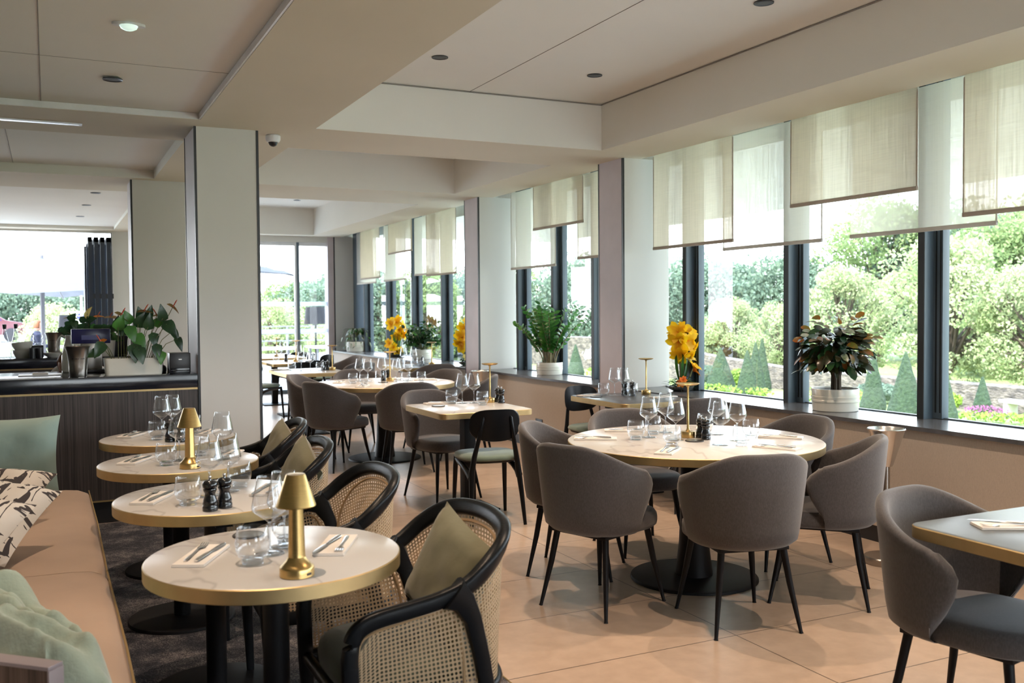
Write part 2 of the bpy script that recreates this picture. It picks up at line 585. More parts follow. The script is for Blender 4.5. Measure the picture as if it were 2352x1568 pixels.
def cane():
    m = bpy.data.materials.new('woven_cane')
    m.use_nodes = True
    N, L = nodes(m)
    out = N['Material Output']
    p = N['Principled BSDF']
    p.inputs['Roughness'].default_value = 0.5
    uv = N.new('ShaderNodeUVMap'); uv.uv_map = 'UVMap'
    sp = N.new('ShaderNodeSeparateXYZ'); L.new(uv.outputs[0], sp.inputs[0])
    P = 0.0125
    def cell(ou, ov):
        a = math_node(N, L, 'SUBTRACT', math_node(N, L, 'FRACT', math_node(N, L, 'ADD', math_node(N, L, 'DIVIDE', sp.outputs[0], P), ou)), 0.5)
        b = math_node(N, L, 'SUBTRACT', math_node(N, L, 'FRACT', math_node(N, L, 'ADD', math_node(N, L, 'DIVIDE', sp.outputs[1], P), ov)), 0.5)
        return math_node(N, L, 'SQRT', math_node(N, L, 'ADD', math_node(N, L, 'MULTIPLY', a, a), math_node(N, L, 'MULTIPLY', b, b)))
    d = cell(0.0, 0.0)
    hole = math_node(N, L, 'LESS_THAN', d, 0.31)
    wv = N.new('ShaderNodeTexNoise'); wv.inputs['Scale'].default_value = 300
    cr = N.new('ShaderNodeValToRGB')
    cr.color_ramp.elements[0].position = 0.25; cr.color_ramp.elements[0].color = (0.52, 0.36, 0.21, 1)
    cr.color_ramp.elements[1].position = 0.6; cr.color_ramp.elements[1].color = (0.60, 0.44, 0.28, 1)
    L.new(d, cr.inputs[0])
    L.new(cr.outputs[0], p.inputs['Base Color'])
    tp = N.new('ShaderNodeBsdfTransparent')
    tl = N.new('ShaderNodeBsdfTranslucent'); L.new(cr.outputs[0], tl.inputs[0])
    a = N.new('ShaderNodeMixShader'); a.inputs[0].default_value = 0.2
    L.new(p.outputs[0], a.inputs[1]); L.new(tl.outputs[0], a.inputs[2])
    b = N.new('ShaderNodeMixShader')
    L.new(hole, b.inputs[0]); L.new(a.outputs[0], b.inputs[1]); L.new(tp.outputs[0], b.inputs[2])
    L.new(b.outputs[0], out.inputs[0])
    return m
M['cane'] = cane()

def leafprint():
    m = mat('leaf_print_cloth', (0.68, 0.62, 0.55), 0.95, bump=(20, 0.15))
    N, L = nodes(m)
    p = N['Principled BSDF']
    tc = N.new('ShaderNodeTexCoord')
    mp = N.new('ShaderNodeMapping'); mp.inputs['Scale'].default_value = (9, 3, 27)
    mp.inputs['Rotation'].default_value = (0, 0.6, 0)
    L.new(tc.outputs['Object'], mp.inputs[0])
    a = N.new('ShaderNodeTexNoise'); a.inputs['Scale'].default_value = 1.0; a.inputs['Detail'].default_value = 2; a.inputs['Distortion'].default_value = 1.1
    L.new(mp.outputs[0], a.inputs['Vector'])
    mp2 = N.new('ShaderNodeMapping'); mp2.inputs['Scale'].default_value = (28, 3, 8); mp2.inputs['Rotation'].default_value = (0, 0.6, 0)
    L.new(tc.outputs['Object'], mp2.inputs[0])
    b = N.new('ShaderNodeTexNoise'); b.inputs['Scale'].default_value = 1.0; b.inputs['Detail'].default_value = 2; b.inputs['Distortion'].default_value = 0.9
    L.new(mp2.outputs[0], b.inputs['Vector'])
    f = math_node(N, L, 'MAXIMUM', math_node(N, L, 'GREATER_THAN', a.outputs['Fac'], 0.575), math_node(N, L, 'GREATER_THAN', b.outputs['Fac'], 0.60))
    mx = N.new('ShaderNodeMix'); mx.data_type = 'RGBA'
    L.new(f, mx.inputs[0])
    mx.inputs[6].default_value = (0.68, 0.62, 0.55, 1); mx.inputs[7].default_value = (0.055, 0.045, 0.045, 1)
    L.new(mx.outputs[2], p.inputs['Base Color'])
    return m
M['print'] = leafprint()

def foliage(name, c1, c2, tr=0.4, rough=0.5, scale=3.0):
    m = mat(name, c1, rough, nz=(scale, 0.3), col2=c2, trans=tr)
    return m
M['leafzz'] = foliage('glossy_green_leaf', (0.035, 0.12, 0.03), (0.08, 0.26, 0.04), 0.3, 0.28, 8)
M['leafcl'] = foliage('deep_green_leaf', (0.012, 0.042, 0.019), (0.032, 0.09, 0.03), 0.25, 0.25, 8)
M['leafdk'] = foliage('dark_red_green_leaf', (0.015, 0.03, 0.012), (0.045, 0.03, 0.012), 0.18, 0.2, 9)
M['leafor'] = foliage('orange_tinged_leaf', (0.40, 0.10, 0.015), (0.12, 0.12, 0.02), 0.45, 0.3, 14)
M['leafva'] = foliage('variegated_leaf', (0.09, 0.16, 0.06), (0.5, 0.52, 0.42), 0.3, 0.3, 14)
M['yellow'] = foliage('yellow_petal', (0.98, 0.68, 0.01), (0.92, 0.50, 0.01), 0.35, 0.5, 6)
M['yellowp'] = foliage('pale_yellow_petal', (0.85, 0.75, 0.30), (0.80, 0.60, 0.12), 0.35, 0.5, 6)
M['orange'] = foliage('orange_petal', (0.85, 0.18, 0.02), (0.80, 0.30, 0.02), 0.3, 0.5, 6)
M['redpet'] = foliage('red_spathe', (0.75, 0.10, 0.06), (0.55, 0.12, 0.05), 0.3, 0.35, 6)
M['bronze'] = foliage('bronze_spathe', (0.28, 0.13, 0.03), (0.35, 0.24, 0.05), 0.3, 0.35, 10)
M['stem'] = mat('green_brown_stem', (0.16, 0.17, 0.06), 0.6, nz=(20, 0.2))
M['stembr'] = mat('pale_stem', (0.33, 0.27, 0.15), 0.6, nz=(20, 0.2))
M['bark'] = mat('tree_bark', (0.10, 0.075, 0.055), 0.9, nz=(6, 0.2))
# ------------------------------------------------------------------ the room
X0, X1, Y0, Y1 = -7.0, 5.10, -5.0, 17.15
b = MB(); b.use(M['tiles']).box(X0, X1, Y0, Y1, -0.25, 0.0)
struct('floor', b, label='pale limestone tile floor with thin dark joints')
b = MB(); b.use(M['carpet']).box(X0, 1.60, Y0, 7.17, 0.0, 0.007)
b.use(M['brass']).box(1.60, 1.606, Y0, 7.17, 0.0, 0.008)
tag(struct('floor_carpet', b), label='dark mottled carpet laid under the banquette tables')

# ceiling: a soffit with sunken coffers
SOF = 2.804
xs = [X0, -6.0, 0.98, 1.79, 4.225, 4.79, X1]
ys = [Y0, -3.0, 6.945, 7.84, 10.19, 11.36, 16.65, Y1]
def cell_h(i, j):
    x = (xs[i] + xs[i + 1]) / 2; y = (ys[j] + ys[j + 1]) / 2
    if x > 4.79: return 3.0
    left = -6.0 < x < 0.98; right = 1.79 < x < 4.225
    if -3 < y < 6.945: return 2.848 if left else 3.187 if right else SOF
    if 7.84 < y < 10.19: return 2.893 if left else 3.20 if right else SOF
    if 11.36 < y < 16.65: return 2.85 if left else 3.265 if right else SOF
    return SOF
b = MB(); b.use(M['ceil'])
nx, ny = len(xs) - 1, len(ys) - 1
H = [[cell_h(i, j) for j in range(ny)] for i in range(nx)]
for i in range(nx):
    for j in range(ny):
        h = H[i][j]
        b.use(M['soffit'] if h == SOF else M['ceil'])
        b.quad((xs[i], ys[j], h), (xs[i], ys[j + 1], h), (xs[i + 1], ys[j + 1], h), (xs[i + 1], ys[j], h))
        b.use(M['ceil'])
        if i + 1 < nx and abs(H[i + 1][j] - h) > 1e-6:
            g = H[i + 1][j]
            b.quad((xs[i + 1], ys[j], h), (xs[i + 1], ys[j + 1], h), (xs[i + 1], ys[j + 1], g), (xs[i + 1], ys[j], g))
        if j + 1 < ny and abs(H[i][j + 1] - h) > 1e-6:
            g = H[i][j + 1]
            b.quad((xs[i], ys[j + 1], h), (xs[i + 1], ys[j + 1], h), (xs[i + 1], ys[j + 1], g), (xs[i], ys[j + 1], g))
b.use(M['seam'])
b.box(3.018, 3.021, -3.0, 6.944, 3.1845, 3.188)
b.box(1.80, 4.22, 3.40, 3.403, 3.1845, 3.188)
b.box(-0.015, -0.011, -3.0, 6.944, 2.8455, 2.849)
b.box(-6.0, 0.98, 3.40, 3.402, 2.8465, 2.849)
b.box(-6.0, 0.98, 5.72, 5.722, 2.8465, 2.849)
b.box(-0.27, -0.266, 7.85, 10.18, 2.8905, 2.894)
b.box(4.213, 4.2245, -3.0, 6.944, 3.178, 3.184)
b.box(1.80, 4.22, 6.933, 6.9445, 3.178, 3.184)
b.use(M['white'])
b.box(0.968, 0.979, -3.0, 6.944, 2.806, 2.846)
b.box(-6.0, 0.979, 6.935, 6.944, 2.806, 2.846)
o = struct('ceiling', b, flat=True, label='cream plaster ceiling with deep rectangular coffers')
b = MB(); b.use(M['plaster']).box(X0 - 0.2, X1 + 0.45, Y0 - 0.2, Y1 + 0.1, 3.35, 3.6)
b.box(X1 - 0.02, X1 + 0.22, Y0, Y1, 2.97, 3.35)
b.box(X0 - 0.2, X0, Y0, Y1, 2.6, 3.35)
b.box(X0, X1, Y0 - 0.2, Y0, 2.6, 3.35)
b.box(X0, X1, Y1 - 0.12, Y1 + 0.1, 2.82, 3.35)
struct('roof', b)

def column(x0, x1, y0, y1, label, trims):
    b = MB(); b.use(M['colpaint']).box(x0 + 0.004, x1, y0, y1, 0.0, SOF + 0.0005)
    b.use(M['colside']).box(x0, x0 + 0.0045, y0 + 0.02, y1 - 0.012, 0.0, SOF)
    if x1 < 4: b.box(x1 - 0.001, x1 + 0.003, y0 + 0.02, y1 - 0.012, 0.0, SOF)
    b.use(M['trimblk'])
    for k, (tx0, tx1, ty0, ty1) in enumerate(trims):
        b.box(tx0, tx1, ty0, ty1, 0.0, SOF - 0.001)
    return struct('column', b, label=label)
column(4.60, 5.088, 7.20, 7.62, 'white window pier with lilac side panel beside the yellow lily arrangement',
       [(4.596, 4.612, 7.197, 7.222), (4.597, 4.606, 7.608, 7.622)])
column(4.60, 5.088, 10.36, 10.78, 'farther white window pier with lilac side panel',
       [(4.596, 4.612, 10.357, 10.382), (4.597, 4.606, 10.768, 10.782)])
column(4.60, 5.088, 0.48, 0.90, 'white window pier near the viewer', [(4.596, 4.612, 0.477, 0.50)])
column(0.972, 1.418, 7.19, 7.74, 'broad white pillar at the end of the bar with black corner trims',
       [(0.966, 0.982, 7.186, 7.21), (1.404, 1.422, 7.186, 7.205), (0.968, 0.976, 7.73, 7.744)])
column(0.772, 1.40, 10.32, 10.80, 'white pillar behind the planter of anthuriums',
       [(0.766, 0.784, 10.316, 10.34)])
b = MB(); b.use(M['colpaint']).box(4.675, 5.088, 16.96, 17.25, 0, SOF)
b.use(M['trimblk']).box(4.667, 4.683, 16.955, 16.975, 0, SOF)
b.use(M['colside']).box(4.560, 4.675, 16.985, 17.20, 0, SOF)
struct('column', b, label='grey corner pier between glass doors and end window')

# walls
b = MB()
for (ya, yb) in ((-5.0, 0.48), (0.90, 7.20), (7.62, 10.36), (10.78, 16.96)):
    b.use(M['wallcloth']).box(4.62, X1, ya, yb, 0.105, 0.735)
    b.use(M['trimblk']).box(4.635, X1, ya, yb, 0.0, 0.105)
struct('wall_right', b, label='low beige textile covered wall under the windows')
for k, (ya, yb) in enumerate(((-5.0, 0.48), (0.90, 7.20), (7.62, 10.36), (10.78, 16.96))):
    b = MB(); b.use(M['sill']).box(4.598, 5.075, ya, yb, 0.7352, 0.76)
    struct('trim_%d' % (k + 1), b, label='dark slate window sill')
b = MB(); b.use(M['plaster']).box(X0 - 0.2, X0, Y0, Y1, 0, 2.85)
struct('wall_left', b)
b = MB(); b.use(M['plaster'])
b.box(X0, X1, Y0 - 0.2, Y0, 0, 0.7); b.box(X0, X1, Y0 - 0.2, Y0, 2.7, 2.85)
b.box(X0, 1.3, Y0 - 0.2, Y0, 0.7, 2.7); b.box(4.7, X1, Y0 - 0.2, Y0, 0.7, 2.7)
struct('wall_rear', b)
b = MB(); b.use(M['colpaint'])
b.box(0.975, 2.55, 17.0, Y1, 0, 2.83)
b.box(2.55, 4.60, 17.0, Y1, 2.70, 2.83)
b.box(-5.5, 0.975, 17.0, Y1, 2.775, 2.83)
b.box(X0, -5.5, 17.0, Y1, 0, 2.83)
b.use(M['trimblk']).box(0.950, 0.962, 16.99, 17.10, 0, 2.775)
b.use(M['white']).box(0.962, 0.975, 16.99, 17.10, 0, 2.775)
struct('wall_far', b, label='white end wall with glass doors and open folding doors')

# windows of the right wall
def window(n, ya, yb, muls, label):
    b = MB(); b.use(M['frame'])
    b.box(5.05, 5.09, ya, yb, 0.755, 0.768); b.box(5.03, 5.09, ya, yb, 2.93, 3.0)
    w = struct('window_%d' % n, b, label=label)
    for y in muls:
        c = MB(); c.use(M['frame']).box(4.952, 5.045, y, y + 0.052, 0.758, 2.99, 0.002)
        c.box(5.03, 5.09, y - 0.070, y + 0.052, 0.762, 2.94, 0.002)
        c.use(M['gasket']).box(5.026, 5.0305, y - 0.028, y - 0.018, 0.80, 2.93)
        c.box(5.026, 5.0305, y - 0.060, y - 0.052, 0.80, 2.93)
        c.box(4.948, 4.9525, y + 0.002, y + 0.050, 0.76, 2.98)
        c.build('mullion', parent=w)
    edges = [ya] + sorted(muls) + [yb]
    for a, e in zip(edges[:-1], edges[1:]):
        c = MB(); c.use(M['pane']).quad((5.062, a + 0.004, 0.765), (5.062, e - 0.004, 0.765), (5.062, e - 0.004, 2.94), (5.062, a + 0.004, 2.94))
        c.build('pane', parent=w)
window(1, 0.90, 7.20, [1.76, 3.02, 4.262, 5.487, 6.75], 'long window over the slate sill with dark blue grey mullions')
window(2, 7.62, 10.36, [8.30, 9.16, 10.02], 'window with the tall leafy pot plant on its sill')
window(3, 10.78, 16.96, [11.2, 12.42, 13.62, 14.84, 16.05], 'end window with three potted plants on its sill')
window(4, -5.0, 0.48, [-3.6, -2.2, -0.8], 'window out of view near the viewer')
c = MB(); c.use(M['frame']).box(5.02, 5.09, 16.10, 16.95, 0.79, 2.94)
c.build('frame', parent=bpy.data.objects['window_3'])
b = MB(); b.use(M['frame']).box(X0, X1, Y0 - 0.12, Y0 - 0.06, 0.7, 0.76)
w5 = struct('window_5', b)
c = MB(); c.use(M['pane']).quad((X0, Y0 - 0.09, 0.7), (X1, Y0 - 0.09, 0.7), (X1, Y0 - 0.09, 2.7), (X0, Y0 - 0.09, 2.7))
c.build('pane', parent=w5)

# glass doors at the far end
b = MB(); b.use(M['frame'])
b.use(M['white']).box(2.55, 4.56, 17.05, 17.11, 2.64, 2.70); b.use(M['frame']).box(2.55, 4.56, 17.05, 17.11, 0.0, 0.07)
b.box(2.55, 2.60, 17.05, 17.11, 0.07, 2.64); b.box(3.30, 3.345, 17.05, 17.11, 0.07, 2.64) if False else None
d1 = struct('door_1', b, label='pair of tall glass doors with frosted bands at the far end')
c = MB(); c.use(M['frame']).box(4.005, 4.055, 17.03, 17.12, 0.0, 2.70)
c.use(M['white']).box(3.975, 4.005, 17.03, 17.12, 0.0, 2.70)
c.build('door_stile', parent=d1)
for (xa, xb) in ((2.60, 3.975), (4.055, 4.56)):
    c = MB(); c.use(M['pane']).quad((xa, 17.08, 0.05), (xb, 17.08, 0.05), (xb, 17.08, 2.66), (xa, 17.08, 2.66))
    c.build('pane', parent=d1)
    c = MB()
    fr = M.setdefault('frost', mat('frosted_band', (0.86, 0.90, 0.95), 0.7, trans=0.6))
    c.use(fr).box(xa, xb, 17.074, 17.077, 1.565, 1.64); c.box(xa, xb, 17.074, 17.077, 1.085, 1.155)
    c.build('frosted_band', parent=d1)

# folded glass doors of the open side
d2 = thing('door_2', 'stack of black framed folding doors pushed open beside the terrace', 'folding doors', (0, 0, 0), kind='structure')
for k in range(4):
    x = 0.60 + k * 0.093
    c = MB(); c.use(M['framedk'])
    w_ = 0.066
    ya, yb = 16.92, 17.75
    for (p0, p1, q0, q1) in ((ya, ya + 0.075, 0.02, 2.70), (yb - 0.075, yb, 0.02, 2.70), (ya, yb, 2.62, 2.70), (ya, yb, 0.02, 0.14)):
        c.box(x, x + w_, p0, p1, q0, q1)
    c.use(M['gasket']).box(x + w_, x + 0.093, ya + 0.0, ya + 0.03, 1.70, 1.78)
    c.box(x + w_, x + 0.093, ya, ya + 0.03, 0.5, 0.9)
    leaf = c.build('door_leaf', parent=d2)
    c = MB(); c.use(M['pane']).quad((x + 0.03, ya + 0.06, 0.1), (x + 0.03, yb - 0.06, 0.1), (x + 0.03, yb - 0.06, 2.65), (x + 0.03, ya + 0.06, 2.65))
    c.build('pane', parent=leaf)
c = MB(); c.use(M['framedk']).box(0.545, 0.575, 16.98, 17.6, 0.02, 2.55)
c.build('door_leaf', parent=d2)

M['alu2'] = mat('dull_grey_metal', (0.22, 0.22, 0.23), 0.5)
# ceiling fittings
def downlight(x, y, z):
    t = thing('downlight', 'small black round recessed downlight', 'ceiling light', (x, y, z))
    c = MB(); c.use(M['plastic']).lathe([(0.030, -0.001), (0.052, -0.002), (0.056, -0.004), (0.056, 0.0)], 28)
    c.lathe([(0.0, 0.006), (0.030, 0.006), (0.034, -0.002)], 20)
    c.build('trim_ring', parent=t)
    return t
DL = Kind(downlight(0, 0, 0))
dl_labels = {
    (2.43, 6.09): 'small black downlight in the big right coffer, nearer the ceiling beam',
    (3.65, 6.09): 'small black downlight in the big right coffer, nearer the window side',
    (3.66, 4.26): 'small black downlight cut off by the top edge of the photo',
    (0.37, 6.1): 'small black downlight in the left ceiling next to the smoke sensor',
    (3.6, 15.2): 'small downlight in the farthest coffer near the glass doors'}
for (x, y, z, p) in SPOTS:
    if (x, y) in dl_labels:
        DL.put((x, y, z), 0, dl_labels[(x, y)], 'recessed downlights')
for x, y, l in ((0.52, 12.0, 'nearest of three faint downlights over the bar opening'), (0.47, 13.4, 'middle one of three faint downlights over the bar opening'), (0.44, 15.0, 'farthest of three faint downlights over the bar opening')):
    DL.put((x, y, 2.849), 0, l, 'recessed downlights')

t = thing('smoke_sensor', 'white oval ceiling sensor glowing faint green on the left ceiling', 'ceiling sensor', (0.375, 4.93, 2.847))
c = MB(); c.use(M['white']).prism([(0.075 * math.cos(a) * 1.0, 0.035 * math.sin(a)) for a in [2 * PI * k / 24 for k in range(24)]], -0.012, 0.0)
c.build('base_plate', parent=t, flat=False)
c = MB(); gl = mat('pale_green_lens', (0.75, 0.85, 0.80), 0.2)
gl.node_tree.nodes['Principled BSDF'].inputs['Emission Color'].default_value = (0.75, 1, 0.88, 1)
gl.node_tree.nodes['Principled BSDF'].inputs['Emission Strength'].default_value = 0.5
c.use(gl).lathe([(0.0, -0.034), (0.02, -0.032), (0.036, -0.024), (0.042, -0.012)], 24)
c.build('lens', parent=t)

t = thing('dome_camera', 'white dome security camera under the beam beside the pillar', 'camera', (1.56, 7.33, SOF))
c = MB(); c.use(M['white']).lathe([(0.050, 0.0), (0.056, -0.008), (0.055, -0.035), (0.046, -0.052), (0.036, -0.055)], 28)
c.build('housing', parent=t)
c = MB(); c.use(M['plastic']).lathe([(0.0, -0.088), (0.016, -0.084), (0.028, -0.074), (0.035, -0.058), (0.036, -0.052)], 24)
c.build('dome', parent=t)

t = thing('air_vent', 'long narrow ceiling air slot above the bar', 'air vent', (0, 0, 0))
c = MB(); c.use(M['white']).box(-1.1, 0.245, 7.405, 7.49, SOF - 0.006, SOF + 0.001)
c.build('frame', parent=t)
c = MB(); c.use(M['steelb']).box(-1.08, 0.225, 7.425, 7.47, SOF - 0.0075, SOF - 0.005)
c.build('slot', parent=t)

t = thing('power_socket', 'dark floor level socket plate on the beige wall behind the round table', 'socket', (4.619, 8.87, 0.275))
c = MB(); c.use(M['trimblk']).box(-0.008, 0.0, -0.075, 0.075, -0.045, 0.045, 0.002)
c.build('plate', parent=t)
for q_ in (-0.055, 0.012):
    c = MB(); c.use(M['alu2']).box(-0.0095, -0.007, q_, q_ + 0.043, -0.02, 0.02)
    c.build('socket_face', parent=t)

# ------------------------------------------------------------------ blinds
def blind(x, ya, yb, z, kind, label, wob=0.0):
    t = thing('roller_blind', label, 'blind', (x, (ya + yb) / 2, SOF), 0, 'fabric blinds along the windows')
    w = (yb - ya) / 2; h = SOF - z
    c = MB()
    nu, nv = 10, 14
    rows = []
    for i in range(nv + 1):
        v = i / nv
        row = []
        for j in range(nu + 1):
            u = -1 + 2 * j / nu
            yy = u * w
            edge = 0.016 * wob * math.sin(PI * min(1, v * 1.1)) * (abs(u) ** 3)
            row.append(Vector((0.004 * math.sin(u * 3 + v * 2), yy * (1 - edge / w * (1 if wob else 0)), 0.02 - v * (h + 0.02))))
        rows.append(row)
    c.use(M['linen'] if kind == 'linen' else M['sheer']).loft(rows, False)
    c.build('fabric', parent=t)
    c = MB(); c.use(M['hem'] if kind == 'linen' else M['hemw']).box(-0.009, 0.009, -w - 0.004, w + 0.004, -h - 0.014, -h + 0.012, 0.004)
    c.build('hem_bar', parent=t)
    for sgn in (-1, 1):
        c = MB(); c.use(M['hem'] if kind == 'linen' else M['hemw'])
        c.box(-0.003, 0.003, sgn * w * (1 - 0.0) - 0.004, sgn * w + 0.004, -h, 0.0)
        if not (wob and sgn > 0): c.build('side_hem', parent=t)
    return t
blind(4.835, 5.985, 7.07, 2.00, 'linen', 'beige linen blind next to the window pier, just right of it')
blind(4.885, 5.08, 6.16, 1.94, 'sheer', 'sheer white blind tucked between the two left beige linen blinds')
blind(4.835, 4.225, 5.335, 2.20, 'linen', 'short beige linen blind in the middle of the long window')
blind(4.885, 3.71, 4.81, 1.945, 'sheer', 'sheer white blind with wavy edge above the dark mullion beyond the pot plant', 1.0)
blind(4.835, 2.75, 3.89, 2.005, 'linen', 'beige linen blind cut off by the right edge of the photo')
blind(4.885, 8.98, 10.06, 1.945, 'sheer', 'sheer white blind beside the farther window pier')
blind(4.835, 8.31, 9.39, 2.35, 'linen', 'short beige linen blind above the tall leafy pot plant')
blind(4.885, 7.66, 8.50, 1.99, 'linen', 'beige linen blind half hidden behind the nearer pier')
blind(4.885, 15.18, 16.25, 1.94, 'sheer', 'sheer white blind at the very end of the end window')
blind(4.835, 14.83, 15.88, 2.012, 'linen', 'beige linen blind nearest the corner pier')
blind(4.885, 13.74, 14.76, 1.948, 'sheer', 'sheer white blind in the end window under the shortest beige blind')
blind(4.835, 13.30, 14.38, 2.36, 'linen', 'shortest beige linen blind of the end window')
blind(4.885, 12.35, 13.33, 1.99, 'sheer', 'sheer white blind in the end window overlapped by the wide beige blind')
blind(4.835, 11.62, 12.71, 1.962, 'linen', 'beige linen blind of the end window nearest the pier')
# ------------------------------------------------------------------ kinds of furniture
def smooth(t):
    t = max(0.0, min(1.0, t))
    return t * t * (3 - 2 * t)

def make_tub():
    """upholstered tub chair, faces +X"""
    t = thing('tub_chair', 'taupe upholstered tub chair', 'armchair', group='taupe tub chairs')
    # shell: s runs along the U from one arm front to the other, v from bottom to top
    NS, T = 44, 0.042
    def upath(s, rad, reach):
        # s in -1..1; centre of the back arc at x=-0.02
        a = abs(s); sg = 1 if s >= 0 else -1
        k = 0.80
        if a <= k:
            th = a / k * PI / 2
            ex = 0.86
            c, q = abs(math.cos(th)) ** ex, abs(math.sin(th)) ** ex
            return Vector((-0.03 - rad * 0.98 * c, sg * rad * q, 0)), Vector((-math.cos(th), sg * math.sin(th), 0))
        u = (a - k) / (1 - k)
        return Vector((-0.03 + u * reach, sg * (rad - 0.018 * u * u), 0)), Vector((0.08 * u, sg, 0)).normalized()
    def top(s):
        return 0.828 - 0.135 * smooth((abs(s) - 0.12) / 0.86)
    def reach(v):
        return -0.030 + 0.118 * math.sin(min(v / 0.78, 1.0) * PI / 2) ** 1.25 - 0.060 * smooth((v - 0.76) / 0.26) ** 1.5
    def pt(s, v, off):
        zb = 0.385
        rad = 0.232 + 0.046 * v ** 0.9 - 0.032 * smooth((0.10 - v) / 0.10)
        p, n = upath(s, rad, reach(v))
        g = 1.0
        e = (1 - abs(s)) / 0.045
        if e < 1: g = math.sqrt(max(0.0, 1 - (1 - e) ** 2))
        q = p + n * (off * g - T / 2 * 0)
        q.z = zb + v * (top(s) - zb)
        return q
    prof = [(0.0, -0.010), (0.0, 0.0), (0.02, T / 2), (0.08, T / 2), (0.2, T / 2), (0.35, T / 2), (0.5, T / 2), (0.65, T / 2), (0.78, T / 2), (0.88, T / 2), (0.955, T / 2),
            (0.985, T * 0.40), (1.0, T * 0.16), (1.0, -T * 0.16), (0.985, -T * 0.40), (0.955, -T / 2), (0.88, -T / 2), (0.75, -T / 2), (0.55, -T / 2), (0.35, -T / 2), (0.2, -T / 2), (0.05, -T / 2), (0.0, -T / 2)]
    ss = []
    for i in range(NS + 1):
        u = -1 + 2 * i / NS
        ss.append(u)
    ss = sorted(set([-1, -0.996, -0.985, -0.965] + ss[1:-1] + [0.965, 0.985, 0.996, 1]))
    rings = []
    for s in ss:
        rings.append([pt(s, v, o) for v, o in prof])
    b = MB(); b.use(M['fabric']).loft(rings, True, True, True)
    sh = b.build('backrest', parent=t, angle=60)
    b = MB(); b.use(M['fabric'])
    for sg in (-1, 1):
        rr_ = [pt(sg * 0.40, 0.10 + 0.84 * i / 10, -T / 2 - 0.0005) for i in range(11)]
        b.tube(rr_, 0.0016, 5)
    b.build('seam', parent=sh) if False else b.bm.free()
    # seat cushion
    def seat_r(a, k):
        c, s_ = math.cos(a), math.sin(a)
        e = 2.6
        r = (abs(c) ** e + abs(s_) ** e) ** (-1 / e)
        x = 0.260 * r * c; y = 0.226 * r * s_
        if x < 0: y *= 1 - 0.10 * (x / -0.26) ** 2
        return Vector((0.025 + x * k, y * k, 0))
    prof2 = [(0.80, 0.388), (0.93, 0.389), (0.985, 0.398), (1.0, 0.412), (1.0, 0.430), (0.985, 0.450), (0.94, 0.466), (0.85, 0.472), (0.6, 0.476), (0.3, 0.478)]
    rings = [[seat_r(2 * PI * k / 40, r) + Vector((0, 0, z)) for k in range(40)] for r, z in prof2]
    b = MB(); b.use(M['fabric']).loft(rings, True, True, True)
    b.build('seat', parent=t, angle=60)
    b = MB(); b.use(M['blackmetal']).box(-0.19, 0.19, -0.17, 0.17, 0.372, 0.389, 0.004)
    b.build('seat_frame', parent=t)
    for sx in (-1, 1):
        for sy in (-1, 1):
            b = MB(); b.use(M['blackmetal'])
            b.tube([(0.165 * sx, 0.150 * sy, 0.385), (0.19 * sx, 0.172 * sy, 0.22), (0.232 * sx, 0.205 * sy, 0.006), (0.233 * sx, 0.206 * sy, 0.0)], [0.0165, 0.0145, 0.0085, 0.0105], 12)
            b.build('leg', parent=t)
    return t

